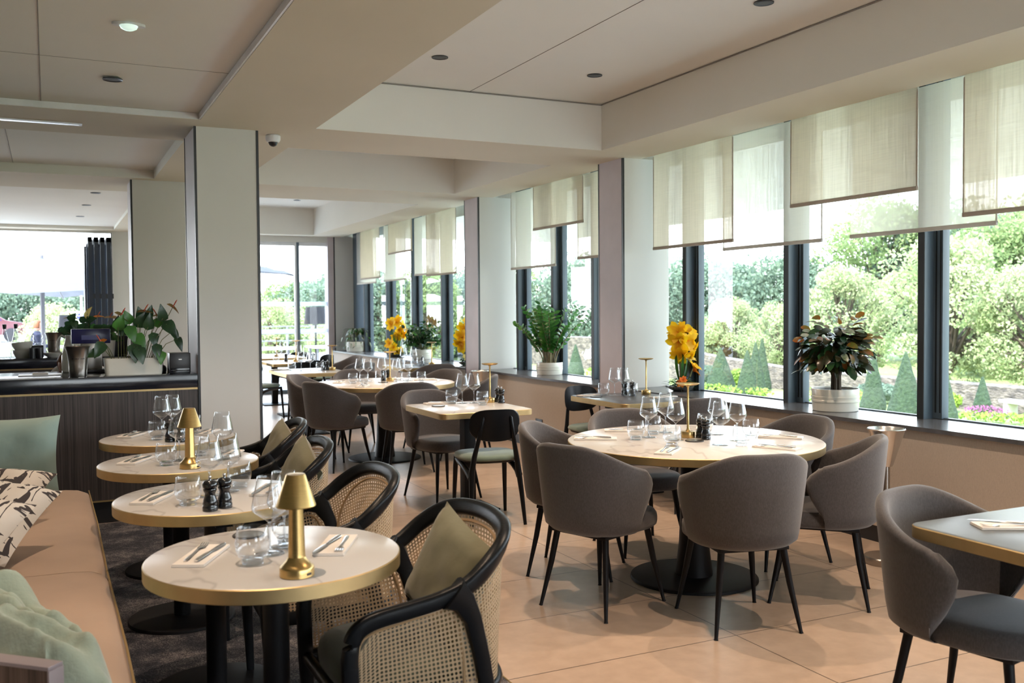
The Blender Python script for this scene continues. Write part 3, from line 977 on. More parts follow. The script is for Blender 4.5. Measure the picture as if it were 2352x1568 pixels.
def make_cafe():
    """black wooden cafe chair with green seat pad, faces +X"""
    t = thing('cafe_chair', 'black wooden chair with green seat', 'chair', group='black cafe chairs')
    def sr(a, k, dz=0):
        c, s_ = math.cos(a), math.sin(a)
        r = (abs(c) ** 3.2 + abs(s_) ** 3.2) ** (-1 / 3.2)
        x = 0.205 * r * c; y = (0.212 + 0.02 * c) * r * s_
        return Vector((0.01 + x * k, y * k, dz))
    b = MB(); b.use(M['velvet'])
    b.loft([[sr(2 * PI * k / 36, r, z) for k in range(36)] for r, z in [(0.9, 0.432), (1.0, 0.44), (1.01, 0.452), (0.98, 0.466), (0.9, 0.474), (0.6, 0.478), (0.2, 0.476)]], True, True, True)
    b.build('seat', parent=t, angle=60)
    b = MB(); b.use(M['blackwood'])
    b.loft([[sr(2 * PI * k / 36, r, z) for k in range(36)] for r, z in [(0.80, 0.418), (0.90, 0.420), (0.94, 0.436)]], True, True, True)
    for sy in (-1, 1):   # side rails that flow into the legs
        pts = [(0.18, 0.175 * sy, 0.415), (0.10, 0.18 * sy, 0.405), (-0.02, 0.18 * sy, 0.385), (-0.12, 0.178 * sy, 0.36), (-0.185, 0.172 * sy, 0.33)]
        b.tube(pts, [0.016, 0.018, 0.016, 0.018, 0.02], 8, flat=1.3)
    b.build('seat_frame', parent=t, angle=60)
    for sy in (-1, 1):
        b = MB(); b.use(M['blackwood'])
        b.tube([(0.185, 0.178 * sy, 0.435), (0.195, 0.183 * sy, 0.36), (0.22, 0.195 * sy, 0.0)], [0.019, 0.018, 0.0115], 12)
        b.build('leg', parent=t)
        b = MB(); b.use(M['blackwood'])
        b.tube([(-0.255, 0.19 * sy, 0.0), (-0.215, 0.178 * sy, 0.22), (-0.185, 0.168 * sy, 0.36), (-0.190, 0.150 * sy, 0.47), (-0.218, 0.118 * sy, 0.62), (-0.236, 0.098 * sy, 0.738), (-0.237, 0.096 * sy, 0.748)],
               [0.0115, 0.017, 0.0205, 0.018, 0.014, 0.011, 0.004], 12)
        b.build('leg', parent=t)
    # curved plywood backrest
    def bp(u, v, off):
        hw = 0.186 - 0.012 * v
        r = 1.0
        y = u * hw; z = 0.575 + v * 0.222
        x = -0.224 - 0.03 * v + 0.070 * (abs(u) ** 2.0)
        return Vector((x - off, y, z))
    n = 40
    ring0, ring1, ring2, inner = [], [], [], []
    rows = []
    for k in range(n):
        a = 2 * PI * k / n
        c, s_ = math.cos(a), math.sin(a)
        e = 3.6 if s_ > 0 else 2.6
        r = (abs(c) ** e + abs(s_) ** e) ** (-1 / e)
        rows.append((r * c, r * s_))
    def ring(sc, off):
        return [bp(c * sc, 0.5 + 0.5 * s_ * sc, off) for c, s_ in rows]
    b = MB(); b.use(M['blackwood'])
    b.loft([ring(k_, 0.0) for k_ in (0.02, 0.35, 0.7, 0.93, 0.985)] + [ring(1.0, 0.005)] + [ring(k_, 0.011) for k_ in (0.985, 0.93, 0.7, 0.35, 0.02)], True, True, True)
    b.build('backrest', parent=t, angle=60)
    return t

def catmull(pts, m=6):
    pts = [Vector(p) for p in pts]
    P = [pts[0] * 2 - pts[1]] + pts + [pts[-1] * 2 - pts[-2]]
    out = []
    for i in range(1, len(P) - 2):
        for k in range(m):
            t = k / m
            a, b_, c, d = P[i - 1], P[i], P[i + 1], P[i + 2]
            out.append(0.5 * ((2 * b_) + (c - a) * t + (2 * a - 5 * b_ + 4 * c - d) * t * t + (3 * b_ - a - 3 * c + d) * t ** 3))
    out.append(pts[-1])
    return out

def make_cane(cushion=False):
    """cane armchair with black bent-wood frame, faces +X"""
    t = thing('cane_armchair', 'black framed cane armchair', 'armchair', group='cane armchairs')
    def half(sy):
        return [(0.242, 0.255 * sy, 0.46), (0.243, 0.257 * sy, 0.53), (0.228, 0.260 * sy, 0.588), (0.183, 0.264 * sy, 0.618), (0.09, 0.272 * sy, 0.636), (-0.01, 0.282 * sy, 0.656),
                (-0.090, 0.290 * sy, 0.688), (-0.160, 0.284 * sy, 0.742), (-0.222, 0.240 * sy, 0.790), (-0.262, 0.150 * sy, 0.816), (-0.278, 0.0, 0.824)]
    L_, R_ = half(1), half(-1)
    ctrl = L_ + list(reversed(R_[:-1]))
    rail = catmull(ctrl, 5)
    n = len(rail)
    b = MB(); b.use(M['blackwood'])
    rings = []
    cen = Vector((0.0, 0, 0))
    for i, p in enumerate(rail):
        tg = (rail[min(i + 1, n - 1)] - rail[max(i - 1, 0)]).normalized()
        out = Vector((p.x + 0.02, p.y, 0)).normalized()
        # wide face leans outwards along the back, stands upright on the arms
        a = abs(p.y) / 0.29
        back = smooth((-p.x - 0.02) / 0.2)
        wdir = (Vector((0, 0, 1)) - tg * tg.z)
        if wdir.length < 0.2: wdir = Vector((-1, 0, 0)) - tg * tg.x
        wdir.normalize()
        sdir = tg.cross(wdir)
        if sdir.dot(out) < 0: sdir = -sdir
        hw = 0.0235 + 0.003 * back
        th = 0.0170 + 0.002 * back
        wd = (wdir * math.cos(0.35 * back) + sdir * math.sin(0.35 * back))
        sd = (sdir * math.cos(0.35 * back) - wdir * math.sin(0.35 * back))
        ring = []
        for k in range(16):
            th_ = 2 * PI * k / 16
            c, s_ = math.cos(th_), math.sin(th_)
            r = (abs(c) ** 4 + abs(s_) ** 4) ** (-1 / 4)
            ring.append(p + wd * (hw * r * c) + sd * (th * r * s_))
        rings.append(ring)
    b.loft(rings, True, True, True)
    b.build('arm_rail', parent=t, angle=50)
    for sy in (-1, 1):
        b = MB(); b.use(M['blackwood'])
        b.tube([(0.243, 0.2565 * sy, 0.50), (0.242, 0.255 * sy, 0.44), (0.240, 0.252 * sy, 0.36), (0.228, 0.248 * sy, 0.0)], [0.0233, 0.0235, 0.0235, 0.014], 16, flat=0.72, up=(1, 0, 0), sq=4)
        b.build('leg', parent=t)
        b = MB(); b.use(M['blackwood'])
        b.tube([(-0.045, 0.285 * sy, 0.672), (-0.078, 0.285 * sy, 0.645), (-0.108, 0.281 * sy, 0.59), (-0.140, 0.270 * sy, 0.47), (-0.162, 0.262 * sy, 0.36), (-0.235, 0.25 * sy, 0.0)],
               [0.050, 0.036, 0.0260, 0.0240, 0.023, 0.013], 16, flat=0.62, up=(1, 0, 0), sq=4)
        b.build('leg', parent=t)
    b = MB(); b.use(M['blackwood'])
    for sy in (-1, 1):
        b.tube([(0.238, 0.252 * sy, 0.365), (-0.155, 0.262 * sy, 0.365)], 0.024, 12, flat=0.62, up=(0, 0, 1), sq=4)
    arc = [Vector((-0.15 - 0.115 * math.cos(a), 0.25 * math.sin(a), 0.37)) for a in [-PI / 2 + PI * k / 16 for k in range(17)]]
    b.tube(arc, 0.017, 8, up=(0, 0, 1))
    b.tube([(0.238, -0.25, 0.365), (0.238, 0.25, 0.365)], 0.019, 10, up=(0, 0, 1))
    b.build('seat_frame', parent=t, angle=50)
    # cane panels: double skin. side panels
    def uvp(wd, hd, nu, nv):
        return lambda i, j: (j / nu * wd, i / nv * hd)
    for sy in (-1, 1):
        b = MB(); b.use(M['cane'])
        for off in (0.0,):
            rows = []
            for i in range(9):
                v = i / 8
                zt = lambda x: 0.606 + (0.18 - x) * 0.20 - 1.2 * max(0, x - 0.16)
                row = []
                for j in range(15):
                    u = j / 14
                    xf = 0.235; xb = -0.152 + 0.048 * v
                    x = xf + (xb - xf) * u
                    cut = 0.05
                    z0 = 0.385; z1 = zt(x) + 0.008
                    row.append(Vector((x, (0.252 + 0.010 * v + u * (0.010 + 0.012 * v) + off) * sy, z0 + (z1 - z0) * v)))
                rows.append(row)
            b.loft(rows, False, uvs=uvp(0.372, 0.25, 14, 8))
        b.build('cane_side_panel', parent=t)
    # back panel from one rear post round to the other
    b = MB(); b.use(M['cane'])
    for off in (0.0,):
        rows = []
        nb = 34
        for i in range(13):
            v = i / 12
            row = []
            for j in range(nb + 1):
                u = j / nb
                # lower arc
                a = -PI / 2 + PI * u
                lo = Vector((-0.135 - (0.125 + off) * abs(math.cos(a)) ** 0.8, -(0.258 + off) * math.sin(a), 0.375))
                idx = 5 * 5 + 4 + u * (n - 1 - 2 * (5 * 5 + 4))
                k = int(min(idx, n - 2)); fr = idx - k
                hi = rail[k].lerp(rail[k + 1], fr)
                hi = Vector((hi.x * (1 + off * 2), hi.y * (1 + off * 3), hi.z - 0.012))
                if hi.y * lo.y < 0: lo.y = -lo.y
                row.append(lo.lerp(hi, v))
            rows.append(row)
        b.loft(rows, False, uvs=uvp(0.74, 0.40, nb, 12))
    b.build('cane_back_panel', parent=t)
    # thin cane rims inside the frame
    b = MB(); b.use(M['rattan'])
    for sy in (-1, 1):
        b.tube(catmull([(-0.128, 0.262 * sy, 0.40), (-0.135, 0.262 * sy, 0.52), (-0.15, 0.258 * sy, 0.62), (-0.19, 0.235 * sy, 0.71), (-0.235, 0.17 * sy, 0.765), (-0.257, 0.08 * sy, 0.783), (-0.262, 0, 0.786)], 4), 0.005, 6)
        b.tube(catmull([(-0.09, 0.262 * sy, 0.40), (-0.08, 0.265 * sy, 0.52), (-0.05, 0.268 * sy, 0.60), (0.0, 0.27 * sy, 0.617), (0.12, 0.265 * sy, 0.600), (0.205, 0.262 * sy, 0.575), (0.222, 0.26 * sy, 0.52), (0.224, 0.255 * sy, 0.41)], 4), 0.005, 6)
    b.build('cane_rim', parent=t)
    b = MB(); b.use(M['velvetd'])
    def sr(a, k, dz=0):
        c, s_ = math.cos(a), math.sin(a)
        r = (abs(c) ** 3.5 + abs(s_) ** 3.5) ** (-1 / 3.5)
        x = 0.245 * r * c; y = 0.232 * r * s_
        if x < 0: y *= 1 - 0.22 * (x / 0.245) ** 2
        return Vector((-0.005 + x * k, y * k, dz))
    b.loft([[sr(2 * PI * k / 36, r, z) for k in range(36)] for r, z in [(0.92, 0.385), (1.0, 0.395), (1.012, 0.425), (0.99, 0.452), (0.93, 0.466), (0.7, 0.474), (0.2, 0.478)]], True, True, True)
    b.build('seat', parent=t, angle=60)
    return t

def pillow_mesh(w, h, d, mt, name, pinch=0.12, seed=0, pipe=None):
    b = MB(); b.use(mt)
    n = 18
    for side in (1, -1):
        rows = []
        for i in range(n + 1):
            row = []
            for j in range(n + 1):
                u = -1 + 2 * j / n; v = -1 + 2 * i / n
                eu = 1 - pinch * (1 - v * v) * 0 - pinch * (1 - abs(v) ** 2) * 0.5
                ev = 1 - pinch * (1 - abs(u) ** 2) * 0.5
                th = ((1 - u ** 4) * (1 - v ** 4)) ** 0.55
                wr = noise.noise(Vector((u * 2.3 + seed, v * 2.3, side * 2))) * 0.16 * th + noise.noise(Vector((u * 6 + seed, v * 5, side))) * 0.06 * th
                row.append(Vector((u * eu * w / 2, side * d / 2 * (th + wr), v * ev * h / 2)))
            rows.append(row)
        b.loft(rows, False)
    bmesh.ops.remove_doubles(b.bm, verts=b.bm.verts[:], dist=0.0008)
    return b

# ---- tables
def round_top(r, mtop, th=0.042):
    b = MB(); b.use(mtop)
    b.lathe([(0.0, 0.0), (r - 0.006, 0.0), (r - 0.003, -0.0015)], 96)
    b.use(M['goldedge']).lathe([(r - 0.003, -0.0015), (r, -0.004), (r, -th + 0.002), (r - 0.003, -th), (0.0, -th)], 96)
    return b

def rect_top(w, d, mtop, rad=0.06, th=0.042):
    def outline(k, z):
        pts = []
        for cx, cy, a0 in ((w / 2 - rad, d / 2 - rad, 0), (-w / 2 + rad, d / 2 - rad, 90), (-w / 2 + rad, -d / 2 + rad, 180), (w / 2 - rad, -d / 2 + rad, 270)):
            for i in range(7):
                a = RAD(a0 + 15 * i)
                pts.append(Vector((cx + (rad - k) * math.cos(a), cy + (rad - k) * math.sin(a), z)))
        return pts
    b = MB(); b.use(mtop).loft([outline(0.006, 0.0), outline(0.003, -0.0015)], True, True, False)
    b.use(M['goldedge']).loft([outline(0.003, -0.0015), outline(0, -0.004), outline(0, -th + 0.002), outline(0.003, -th)], True, False, True)
    return b

def pedestal(t, h, kind, base, pole):
    b = MB(); b.use(M['blackmetal'])
    if kind == 'round':
        b.lathe([(0.0, 0.022), (base - 0.02, 0.018), (base - 0.004, 0.014), (base, 0.008), (base, 0.0), (0.0, 0.0)], 64)
    else:
        b.box(-base / 2, base / 2, -base / 2, base / 2, 0.0, 0.016, 0.004)
    b.build('base_plate', parent=t)
    b = MB(); b.use(M['blackmetal'])
    if pole[0] == 'round':
        b.lathe([(pole[1] * 1.0, 0.014), (pole[1], h - 0.06)], 32)
    elif pole[0] == 'cone':
        b.lathe([(pole[1] * 1.45, 0.018), (pole[1] * 1.15, 0.2), (pole[1], 0.45), (pole[1], h - 0.06)], 40)
    else:
        b.box(-pole[1], pole[1], -pole[1], pole[1], 0.014, h - 0.06, 0.003)
    b.build('post', parent=t)
    b = MB(); b.use(M['blackmetal']).box(-min(base, 0.24), min(base, 0.24), -0.03, 0.03, h - 0.075, h - 0.041)
    b.box(-0.03, 0.03, -min(base, 0.24), min(base, 0.24), h - 0.075, h - 0.041)
    b.build('top_bracket', parent=t)

TZ = 0.755
def make_round(r, mt, base, pole, px=0.0):
    t = thing('round_table', 'round table', 'table')
    round_top(r, mt).build('tabletop', parent=t, loc=(0, 0, TZ))
    pedestal(t, TZ, 'round', base, pole)
    return t

def make_rect(w, d, mt, base, pole):
    t = thing('square_table', 'square table', 'table')
    rect_top(w, d, mt).build('tabletop', parent=t, loc=(0, 0, TZ))
    pedestal(t, TZ, 'square', base, pole)
    return t

# ------------------------------------------------------------------ place tables
big = make_round(0.685, M['marble'], 0.345, ('cone', 0.07))
tag(big, 'large round marble table with gold edge among taupe tub chairs, nearest the long window', group='round marble dining tables')
big.location = (3.147, 4.225, 0)
far = make_round(0.70, M['marble'], 0.36, ('cone', 0.07))
tag(far, 'large round marble table with gold edge in the middle distance, beside the square white table', group='round marble dining tables')
far.location = (2.99, 9.08, 0)
sm = Kind(make_round(0.364, M['marble'], 0.245, ('round', 0.038)))
TB = [(0.582, 2.80), (0.560, 3.80), (0.548, 4.765), (0.60, 5.72)]
tl = ['small round marble table nearest the viewer, with the gold mushroom lamp at its edge',
      'small round marble table second from the viewer, with two pepper mills at its front edge',
      'small round marble table third from the viewer, with a gold mushroom lamp',
      'small round marble table closest to the dark bar front']
for (x, y), l in zip(TB, tl):
    sm.put((x, y, 0.007), 0, l, 'small round banquette tables')
sq = make_rect(0.72, 0.78, M['marble'], 0.36, ('square', 0.045))
tag(sq, 'square white table with gold edge between a taupe tub chair and a black cafe chair')
sq.location = (2.775, 6.48, 0)
wt_ = make_rect(0.70, 0.86, M['slatetop'], 0.36, ('square', 0.04))
tag(wt_, 'square dark topped table with gold edge pushed against the window pier')
wt_.location = (4.215, 6.47, 0)
rt = make_rect(0.74, 1.1, M['bluetop'], 0.40, ('square', 0.045))
tag(rt, 'square blue grey topped table with gold edge cut off at the right of the photo')
rt.location = (2.895, 1.70, 0)
fs = make_rect(0.76, 1.05, M['marble'], 0.40, ('square', 0.045))
tag(fs, 'square pale table with gold edge nearest the broad pillar in the far group')
fs.location = (2.80, 11.37, 0)
fs2 = make_rect(0.78, 1.0, M['marble'], 0.40, ('square', 0.045))
tag(fs2, 'square pale table with gold edge standing second in the far row')
fs2.location = (3.12, 13.55, 0)
fs3 = make_rect(0.8, 1.0, M['marble'], 0.40, ('square', 0.045))
tag(fs3, 'square pale table with gold edge farthest off, beside the glass doors')
fs3.location = (3.20, 15.2, 0)
wt3 = make_rect(0.66, 0.9, M['slatetop'], 0.36, ('square', 0.04))
tag(wt3, 'square table under the end window beside the two yellow flower pots')
wt3.location = (4.26, 11.60, 0)

# ------------------------------------------------------------------ place chairs
def ang(dx, dy): return math.atan2(dy, dx)
TUB = Kind(make_tub())
tubs = [
    (2.465, 4.06, 20, 'taupe tub chair with its back to the viewer, left front of the big round table'),
    (2.885, 3.545, 76, 'taupe tub chair seen squarely from behind at the front of the big round table'),
    (3.51, 3.655, 134, 'taupe tub chair in side view at the right of the big round table'),
    (2.66, 4.66, -42, 'taupe tub chair partly hidden at the left end of the big round table'),
    (3.80, 4.32, 178, 'taupe tub chair at the big round table tucked against the window wall'),
    (3.26, 4.93, -98, 'taupe tub chair behind the big round table, seat seen beneath the tabletop'),
    (2.76, 2.14, -80, 'taupe tub chair at the blue grey table, cut off at the right of the photo'),
    (2.77, 6.98, -78, 'taupe tub chair facing the viewer behind the square white table'),
    (4.22, 5.82, 88, 'taupe tub chair with its back to the viewer at the dark window table'),
    (2.42, 8.72, 24, 'taupe tub chair with its back to the viewer, left front of the farther round table'),
    (2.96, 8.33, 80, 'taupe tub chair with its back to the viewer, right front of the farther round table'),
    (2.46, 9.55, -35, 'taupe tub chair peeking out behind its neighbour left of the farther round table'),
    (3.72, 8.72, 150, 'taupe tub chair in side view at the right of the farther round table'),
    (3.68, 9.55, 205, 'taupe tub chair behind the right side of the farther round table'),
    (3.02, 9.95, -92, 'taupe tub chair directly behind the farther round table'),
    (4.20, 10.95, 92, 'taupe tub chair with its back to the viewer at the table under the end window'),
    (3.33, 11.5, 182, 'taupe tub chair in side view to the right of the nearest far square table'),
    (3.75, 13.4, 185, 'taupe tub chair deeper in the far row by the end window wall'),
    (2.62, 15.3, -60, 'taupe tub chair at the second far square table seen past the pillar'),
]
for x, y, a, l in tubs:
    TUB.put((x, y, 0), RAD(a), l)
CAFE = Kind(make_cafe())
cafes = [
    (2.755, 6.08, 82, 'black wooden chair with mint green seat seen from behind at the square white table'),
    (4.20, 7.05, -84, 'black wooden chair with green seat by the window pier behind the dark table'),
    (2.62, 13.3, -60, 'black wooden chair with green seat right behind the broad pillar edge'),
    (2.98, 12.33, -97, 'left one of two black backed chairs behind the nearest far square table'),
    (3.27, 12.68, -86, 'right one of two black backed chairs behind the nearest far square table'),
    (3.70, 14.5, 200, 'black backed chair standing at the far corner pier'),
    (2.75, 16.3, 30, 'black wooden chair farther back beside the pillar edge'),
    (3.6, 15.6, 230, 'black backed chair beside the farthest table by the glass doors'),
]
for x, y, a, l in cafes:
    CAFE.put((x, y, 0), RAD(a), l)
CANE = Kind(make_cane())
canes = [
    (0.955, 2.74, 180, 'cane armchair nearest the viewer with an olive cushion against its back'),
    (0.925, 3.64, 178, 'cane armchair second from the viewer, without a cushion'),
    (0.925, 4.58, 177, 'cane armchair third from the viewer, with an olive cushion'),
    (1.02, 5.46, 172, 'cane armchair closest to the bar, with an olive cushion'),
]
for x, y, a, l in canes:
    CANE.put((x, y, 0.007), RAD(a), l)
for (x, y, a, l), on, tw in ((canes[0], 1, 0.35), (canes[2], 1, 0.5), (canes[3], 1, 0.3)):
    pb = pillow_mesh(0.33, 0.33, 0.11, M['olive'], 'cushion', seed=x * 9)
    o = pb.build('scatter_cushion')
    d = Vector((math.cos(RAD(a)), math.sin(RAD(a)), 0))
    o.location = Vector((x, y, 0.007 + 0.655)) - d * 0.125 + Vector((0, -0.075, 0.005))
    o.rotation_euler = (Matrix.Rotation(RAD(a) + PI / 2 + 0.25, 3, 'Z') @ Matrix.Rotation(-0.30, 3, 'X') @ Matrix.Rotation(tw, 3, 'Y')).to_euler()
    tag(o, {canes[0][1]: 'olive cushion on the nearest cane armchair', canes[2][1]: 'olive cushion on the third cane armchair from the viewer', canes[3][1]: 'olive cushion on the cane armchair closest to the bar'}[y], 'cushion', 'olive cushions')

# ------------------------------------------------------------------ banquette
t = thing('banquette', 'long tan leather banquette bench with dark wooden base and end panel', 'bench', (0, 0, 0))
def seatpad(ya, yb, name):
    b = MB(); b.use(M['leather'])
    nseg = 14
    prof = [(-0.62, 0.36), (-0.62, 0.46), (-0.4, 0.466), (-0.1, 0.468), (0.08, 0.466), (0.145, 0.459), (0.180, 0.444), (0.196, 0.42), (0.198, 0.38), (0.196, 0.36)]
    rings = []
    for i in range(nseg + 1):
        u = i / nseg
        y = ya + (yb - ya) * u
        e = min(u, 1 - u) * (yb - ya)
        dz = -0.016 * max(0, 1 - e / 0.05) ** 2
        dx = -0.012 * max(0, 1 - e / 0.04) ** 2
        rings.append([Vector((x + (dx if x > 0 else 0), y, z + (dz if z > 0.4 else 0))) for x, z in prof])
    b.loft(rings, True, True, True)
    o = b.build(name, parent=t, angle=50)
    b = MB(); b.use(M['goldedge']).tube([(0.190, ya + 0.01, 0.437), (0.196, (ya + yb) / 2, 0.437), (0.190, yb - 0.01, 0.437)], 0.0042, 6)
    b.build('piping', parent=o)
seatpad(4.115, 6.05, 'seat_pad'); seatpad(2.2, 4.11, 'seat_pad')
b = MB(); b.use(M['panelwood']).box(-0.62, 0.15, 2.0, 6.0, 0.007, 0.36)
b.build('plinth', parent=t)
b = MB(); b.use(M['leather']).box(-0.80, -0.60, 2.2, 6.05, 0.46, 0.95, 0.05)
b.build('backrest', parent=t)
b = MB(); b.use(M['panelwood']).box(-0.80, 0.0, -0.02, 0.02, 0.008, 0.610, 0.003)
b.use(mat('lilac_grey_laminate', (0.30, 0.26, 0.28), 0.4)).box(-0.80, 0.004, -0.024, 0.024, 0.610, 0.620, 0.002)
b.box(0.0, 0.006, -0.024, 0.024, 0.008, 0.610, 0.001)
b.build('end_panel', parent=t, loc=(-0.005, 2.545, 0), rot=(0, 0, RAD(-43)))

def rot(o, *ang_):
    o.rotation_euler = ang_
    return o
o = pillow_mesh(0.52, 0.44, 0.17, M['mint'], 'cushion', seed=3, pinch=0.16).build('scatter_cushion')
o.location = (-0.215, 5.80, 0.695); rot(o, RAD(-12), 0, RAD(-8))
tag(o, 'mint green square cushion standing upright at the far end of the banquette', 'cushion')
for loc, r_, w_, h_, l in (((-0.29, 5.12, 0.612), (RAD(-69), RAD(5), RAD(-20)), 0.50, 0.46, 'leaf patterned cushion lying flattest, next to the mint green cushion'),
                    ((-0.27, 4.42, 0.640), (RAD(-61), RAD(10), RAD(-26)), 0.46, 0.46, 'leaf patterned cushion in the middle of the three patterned ones'),
                    ((-0.36, 3.98, 0.665), (RAD(-52), RAD(12), RAD(-32)), 0.46, 0.44, 'leaf patterned cushion nearest the green throw')):
    o = pillow_mesh(w_, h_, 0.13, M['print'], 'cushion', seed=loc[1] * 3, pinch=0.14).build('scatter_cushion')
    o.location = loc; o.rotation_euler = r_
    tag(o, l, 'cushion', 'leaf patterned cushions')

# green throw bunched on the seat and over the end panel
b = MB(); b.use(M['throw'])
RID = [((-0.70, 3.45), (-0.10, 3.25), 0.10, 0.055), ((-0.45, 3.32), (-0.02, 3.02), 0.11, 0.038), ((-0.35, 3.20), (0.05, 2.84), 0.12, 0.036),
       ((-0.25, 3.00), (0.09, 2.68), 0.11, 0.034), ((-0.16, 2.84), (0.08, 2.56), 0.10, 0.032), ((-0.10, 3.15), (0.02, 2.90), -0.06, 0.03), ((-0.05, 2.98), (0.06, 2.76), -0.05, 0.025), ((-0.2, 3.22), (-0.05, 3.30), 0.05, 0.03)]
def ridge(x, y):
    z = 0.0
    for (a, c, A, w_) in RID:
        dx, dy = c[0] - a[0], c[1] - a[1]
        t_ = max(0, min(1, ((x - a[0]) * dx + (y - a[1]) * dy) / (dx * dx + dy * dy)))
        ex, ey = x - a[0] - t_ * dx, y - a[1] - t_ * dy
        d2 = ex * ex + ey * ey
        z = max(z, A * (1 - 0.45 * t_) * math.exp(-d2 / (w_ * w_))) if False else z + A * (1 - 0.40 * t_) * math.exp(-d2 / (w_ * w_))
    return z
rows = []
NU, NV = 110, 100
for i in range(NV + 1):
    v = i / NV
    row = []
    for j in range(NU + 1):
        u = j / NU
        x1_ = 0.115 + 0.02 * math.sin(u * 9 + 1) - 0.55 * max(0, u - 0.45) ** 1.4
        x = -0.62 + (x1_ + 0.62) * v
        y0_ = 2.595 - min(x, 0.0) - 0.25 * max(x, 0); y1_ = 3.42 - 0.10 * v + 0.04 * math.sin(v * 9)
        y = y0_ + (y1_ - y0_) * u
        body = 0.575 + 0.06 * smooth((-x + 0.02) / 0.45)
        z = body + ridge(x, y) + 0.022 * noise.noise(Vector((x * 9 + y * 6, y * 16, 1))) + 0.010 * noise.noise(Vector((x * 30, y * 30, 4)))
        ed = min((1 - v) / 0.10, (1 - u) / 0.10)
        if x > -0.02: ed = min(ed, u / 0.10)
        if ed < 1: z = 0.474 + (z - 0.474) * math.sqrt(max(0.0, 1 - (1 - ed) ** 2))
        row.append(Vector((x, y, max(z, 0.473))))
    rows.append(row)
b.loft(rows, False)
tag(b.build('throw_blanket', angle=80), 'mint green throw bunched on the banquette seat in front of the patterned cushions', 'blanket')
# ------------------------------------------------------------------ sizes
def scale_parts(t, k):
    """brings a kind to its real size in the mesh itself"""
    for o in bpy.data.objects:
        if o.parent == t:
            o.data.transform(Matrix.Scale(k, 4))
    return t
# ------------------------------------------------------------------ tableware kinds
def make_wine():
    t = thing('wine_glass', 'stemmed wine glass', 'wine glass', group='wine glasses')
    b = MB(); b.use(M['glassware'])
    out = [(0.0048, 0.086), (0.0085, 0.091), (0.022, 0.101), (0.040, 0.114), (0.0465, 0.122), (0.0472, 0.128), (0.0450, 0.142), (0.0405, 0.165), (0.0355, 0.190), (0.0315, 0.212)]
    inn = [(0.0303, 0.212), (0.0343, 0.190), (0.0393, 0.165), (0.0438, 0.142), (0.0459, 0.128), (0.0452, 0.123), (0.039, 0.1155), (0.021, 0.103), (0.0, 0.097)]
    b.lathe([(r, z) for r, z in out + [(0.0309, 0.2128)] + inn], 36)
    b.build('bowl', parent=t, angle=70)
    b = MB(); b.use(M['glassbase']).lathe([(0.012, 0.003), (0.0055, 0.010), (0.0036, 0.022), (0.0034, 0.075), (0.0048, 0.087)], 14)
    b.build('stem', parent=t, angle=70)
    b = MB(); b.use(M['glassbase']).lathe([(0.0, 0.0), (0.0385, 0.0), (0.0395, 0.0012), (0.0385, 0.0022), (0.020, 0.0034), (0.011, 0.0045)], 32)
    b.build('foot', parent=t, angle=70)
    return scale_parts(t, 1.075)

def make_tumbler():
    t = thing('water_tumbler', 'round bellied water tumbler', 'tumbler', group='water tumblers')
    b = MB(); b.use(M['glassware'])
    out = [(0.029, 0.012), (0.037, 0.022), (0.0425, 0.038), (0.0435, 0.052), (0.0415, 0.068), (0.0375, 0.092)]
    inn = [(0.0362, 0.092), (0.0400, 0.068), (0.0420, 0.052), (0.0410, 0.038), (0.0355, 0.024), (0.0, 0.017)]
    b.lathe(out + [(0.0369, 0.0927)] + inn, 40)
    b.build('bowl', parent=t, angle=70)
    b = MB(); b.use(M['glassbase'])
    n = 40
    rings = []
    for k_, z in ((0.90, 0.0), (1.0, 0.002), (1.12, 0.012), (0.9, 0.016)):
        rings.append([Vector(((0.025 + 0.0022 * (j % 4 < 2) * (z < 0.01)) * k_ * math.cos(2 * PI * j / n), (0.025 + 0.0022 * (j % 4 < 2) * (z < 0.01)) * k_ * math.sin(2 * PI * j / n), z)) for j in range(n)])
    b.loft(rings, True, True, True)
    b.build('base', parent=t, angle=30)
    return scale_parts(t, 1.12)

def make_mill():
    t = thing('pepper_mill', 'small black pepper mill', 'pepper mill', group='black pepper mills')
    b = MB(); b.use(M['mill'])
    b.lathe([(0.0, 0.0), (0.0265, 0.0), (0.027, 0.004), (0.027, 0.016), (0.0245, 0.020), (0.0262, 0.026), (0.024, 0.038), (0.0185, 0.054), (0.0178, 0.062), (0.022, 0.070), (0.0235, 0.075), (0.0225, 0.079), (0.016, 0.080)], 28)
    b.build('body', parent=t, angle=50)
    b = MB(); b.use(M['mill'])
    b.lathe([(0.016, 0.0805), (0.0245, 0.083), (0.0262, 0.090), (0.0255, 0.099), (0.020, 0.107), (0.010, 0.110), (0.0, 0.1105)], 28)
    b.build('head', parent=t, angle=50)
    b = MB(); b.use(M['steel']).lathe([(0.004, 0.110), (0.0045, 0.114), (0.0065, 0.118), (0.0055, 0.1235), (0.0, 0.125)], 14)
    b.build('knob', parent=t, angle=50)
    return t

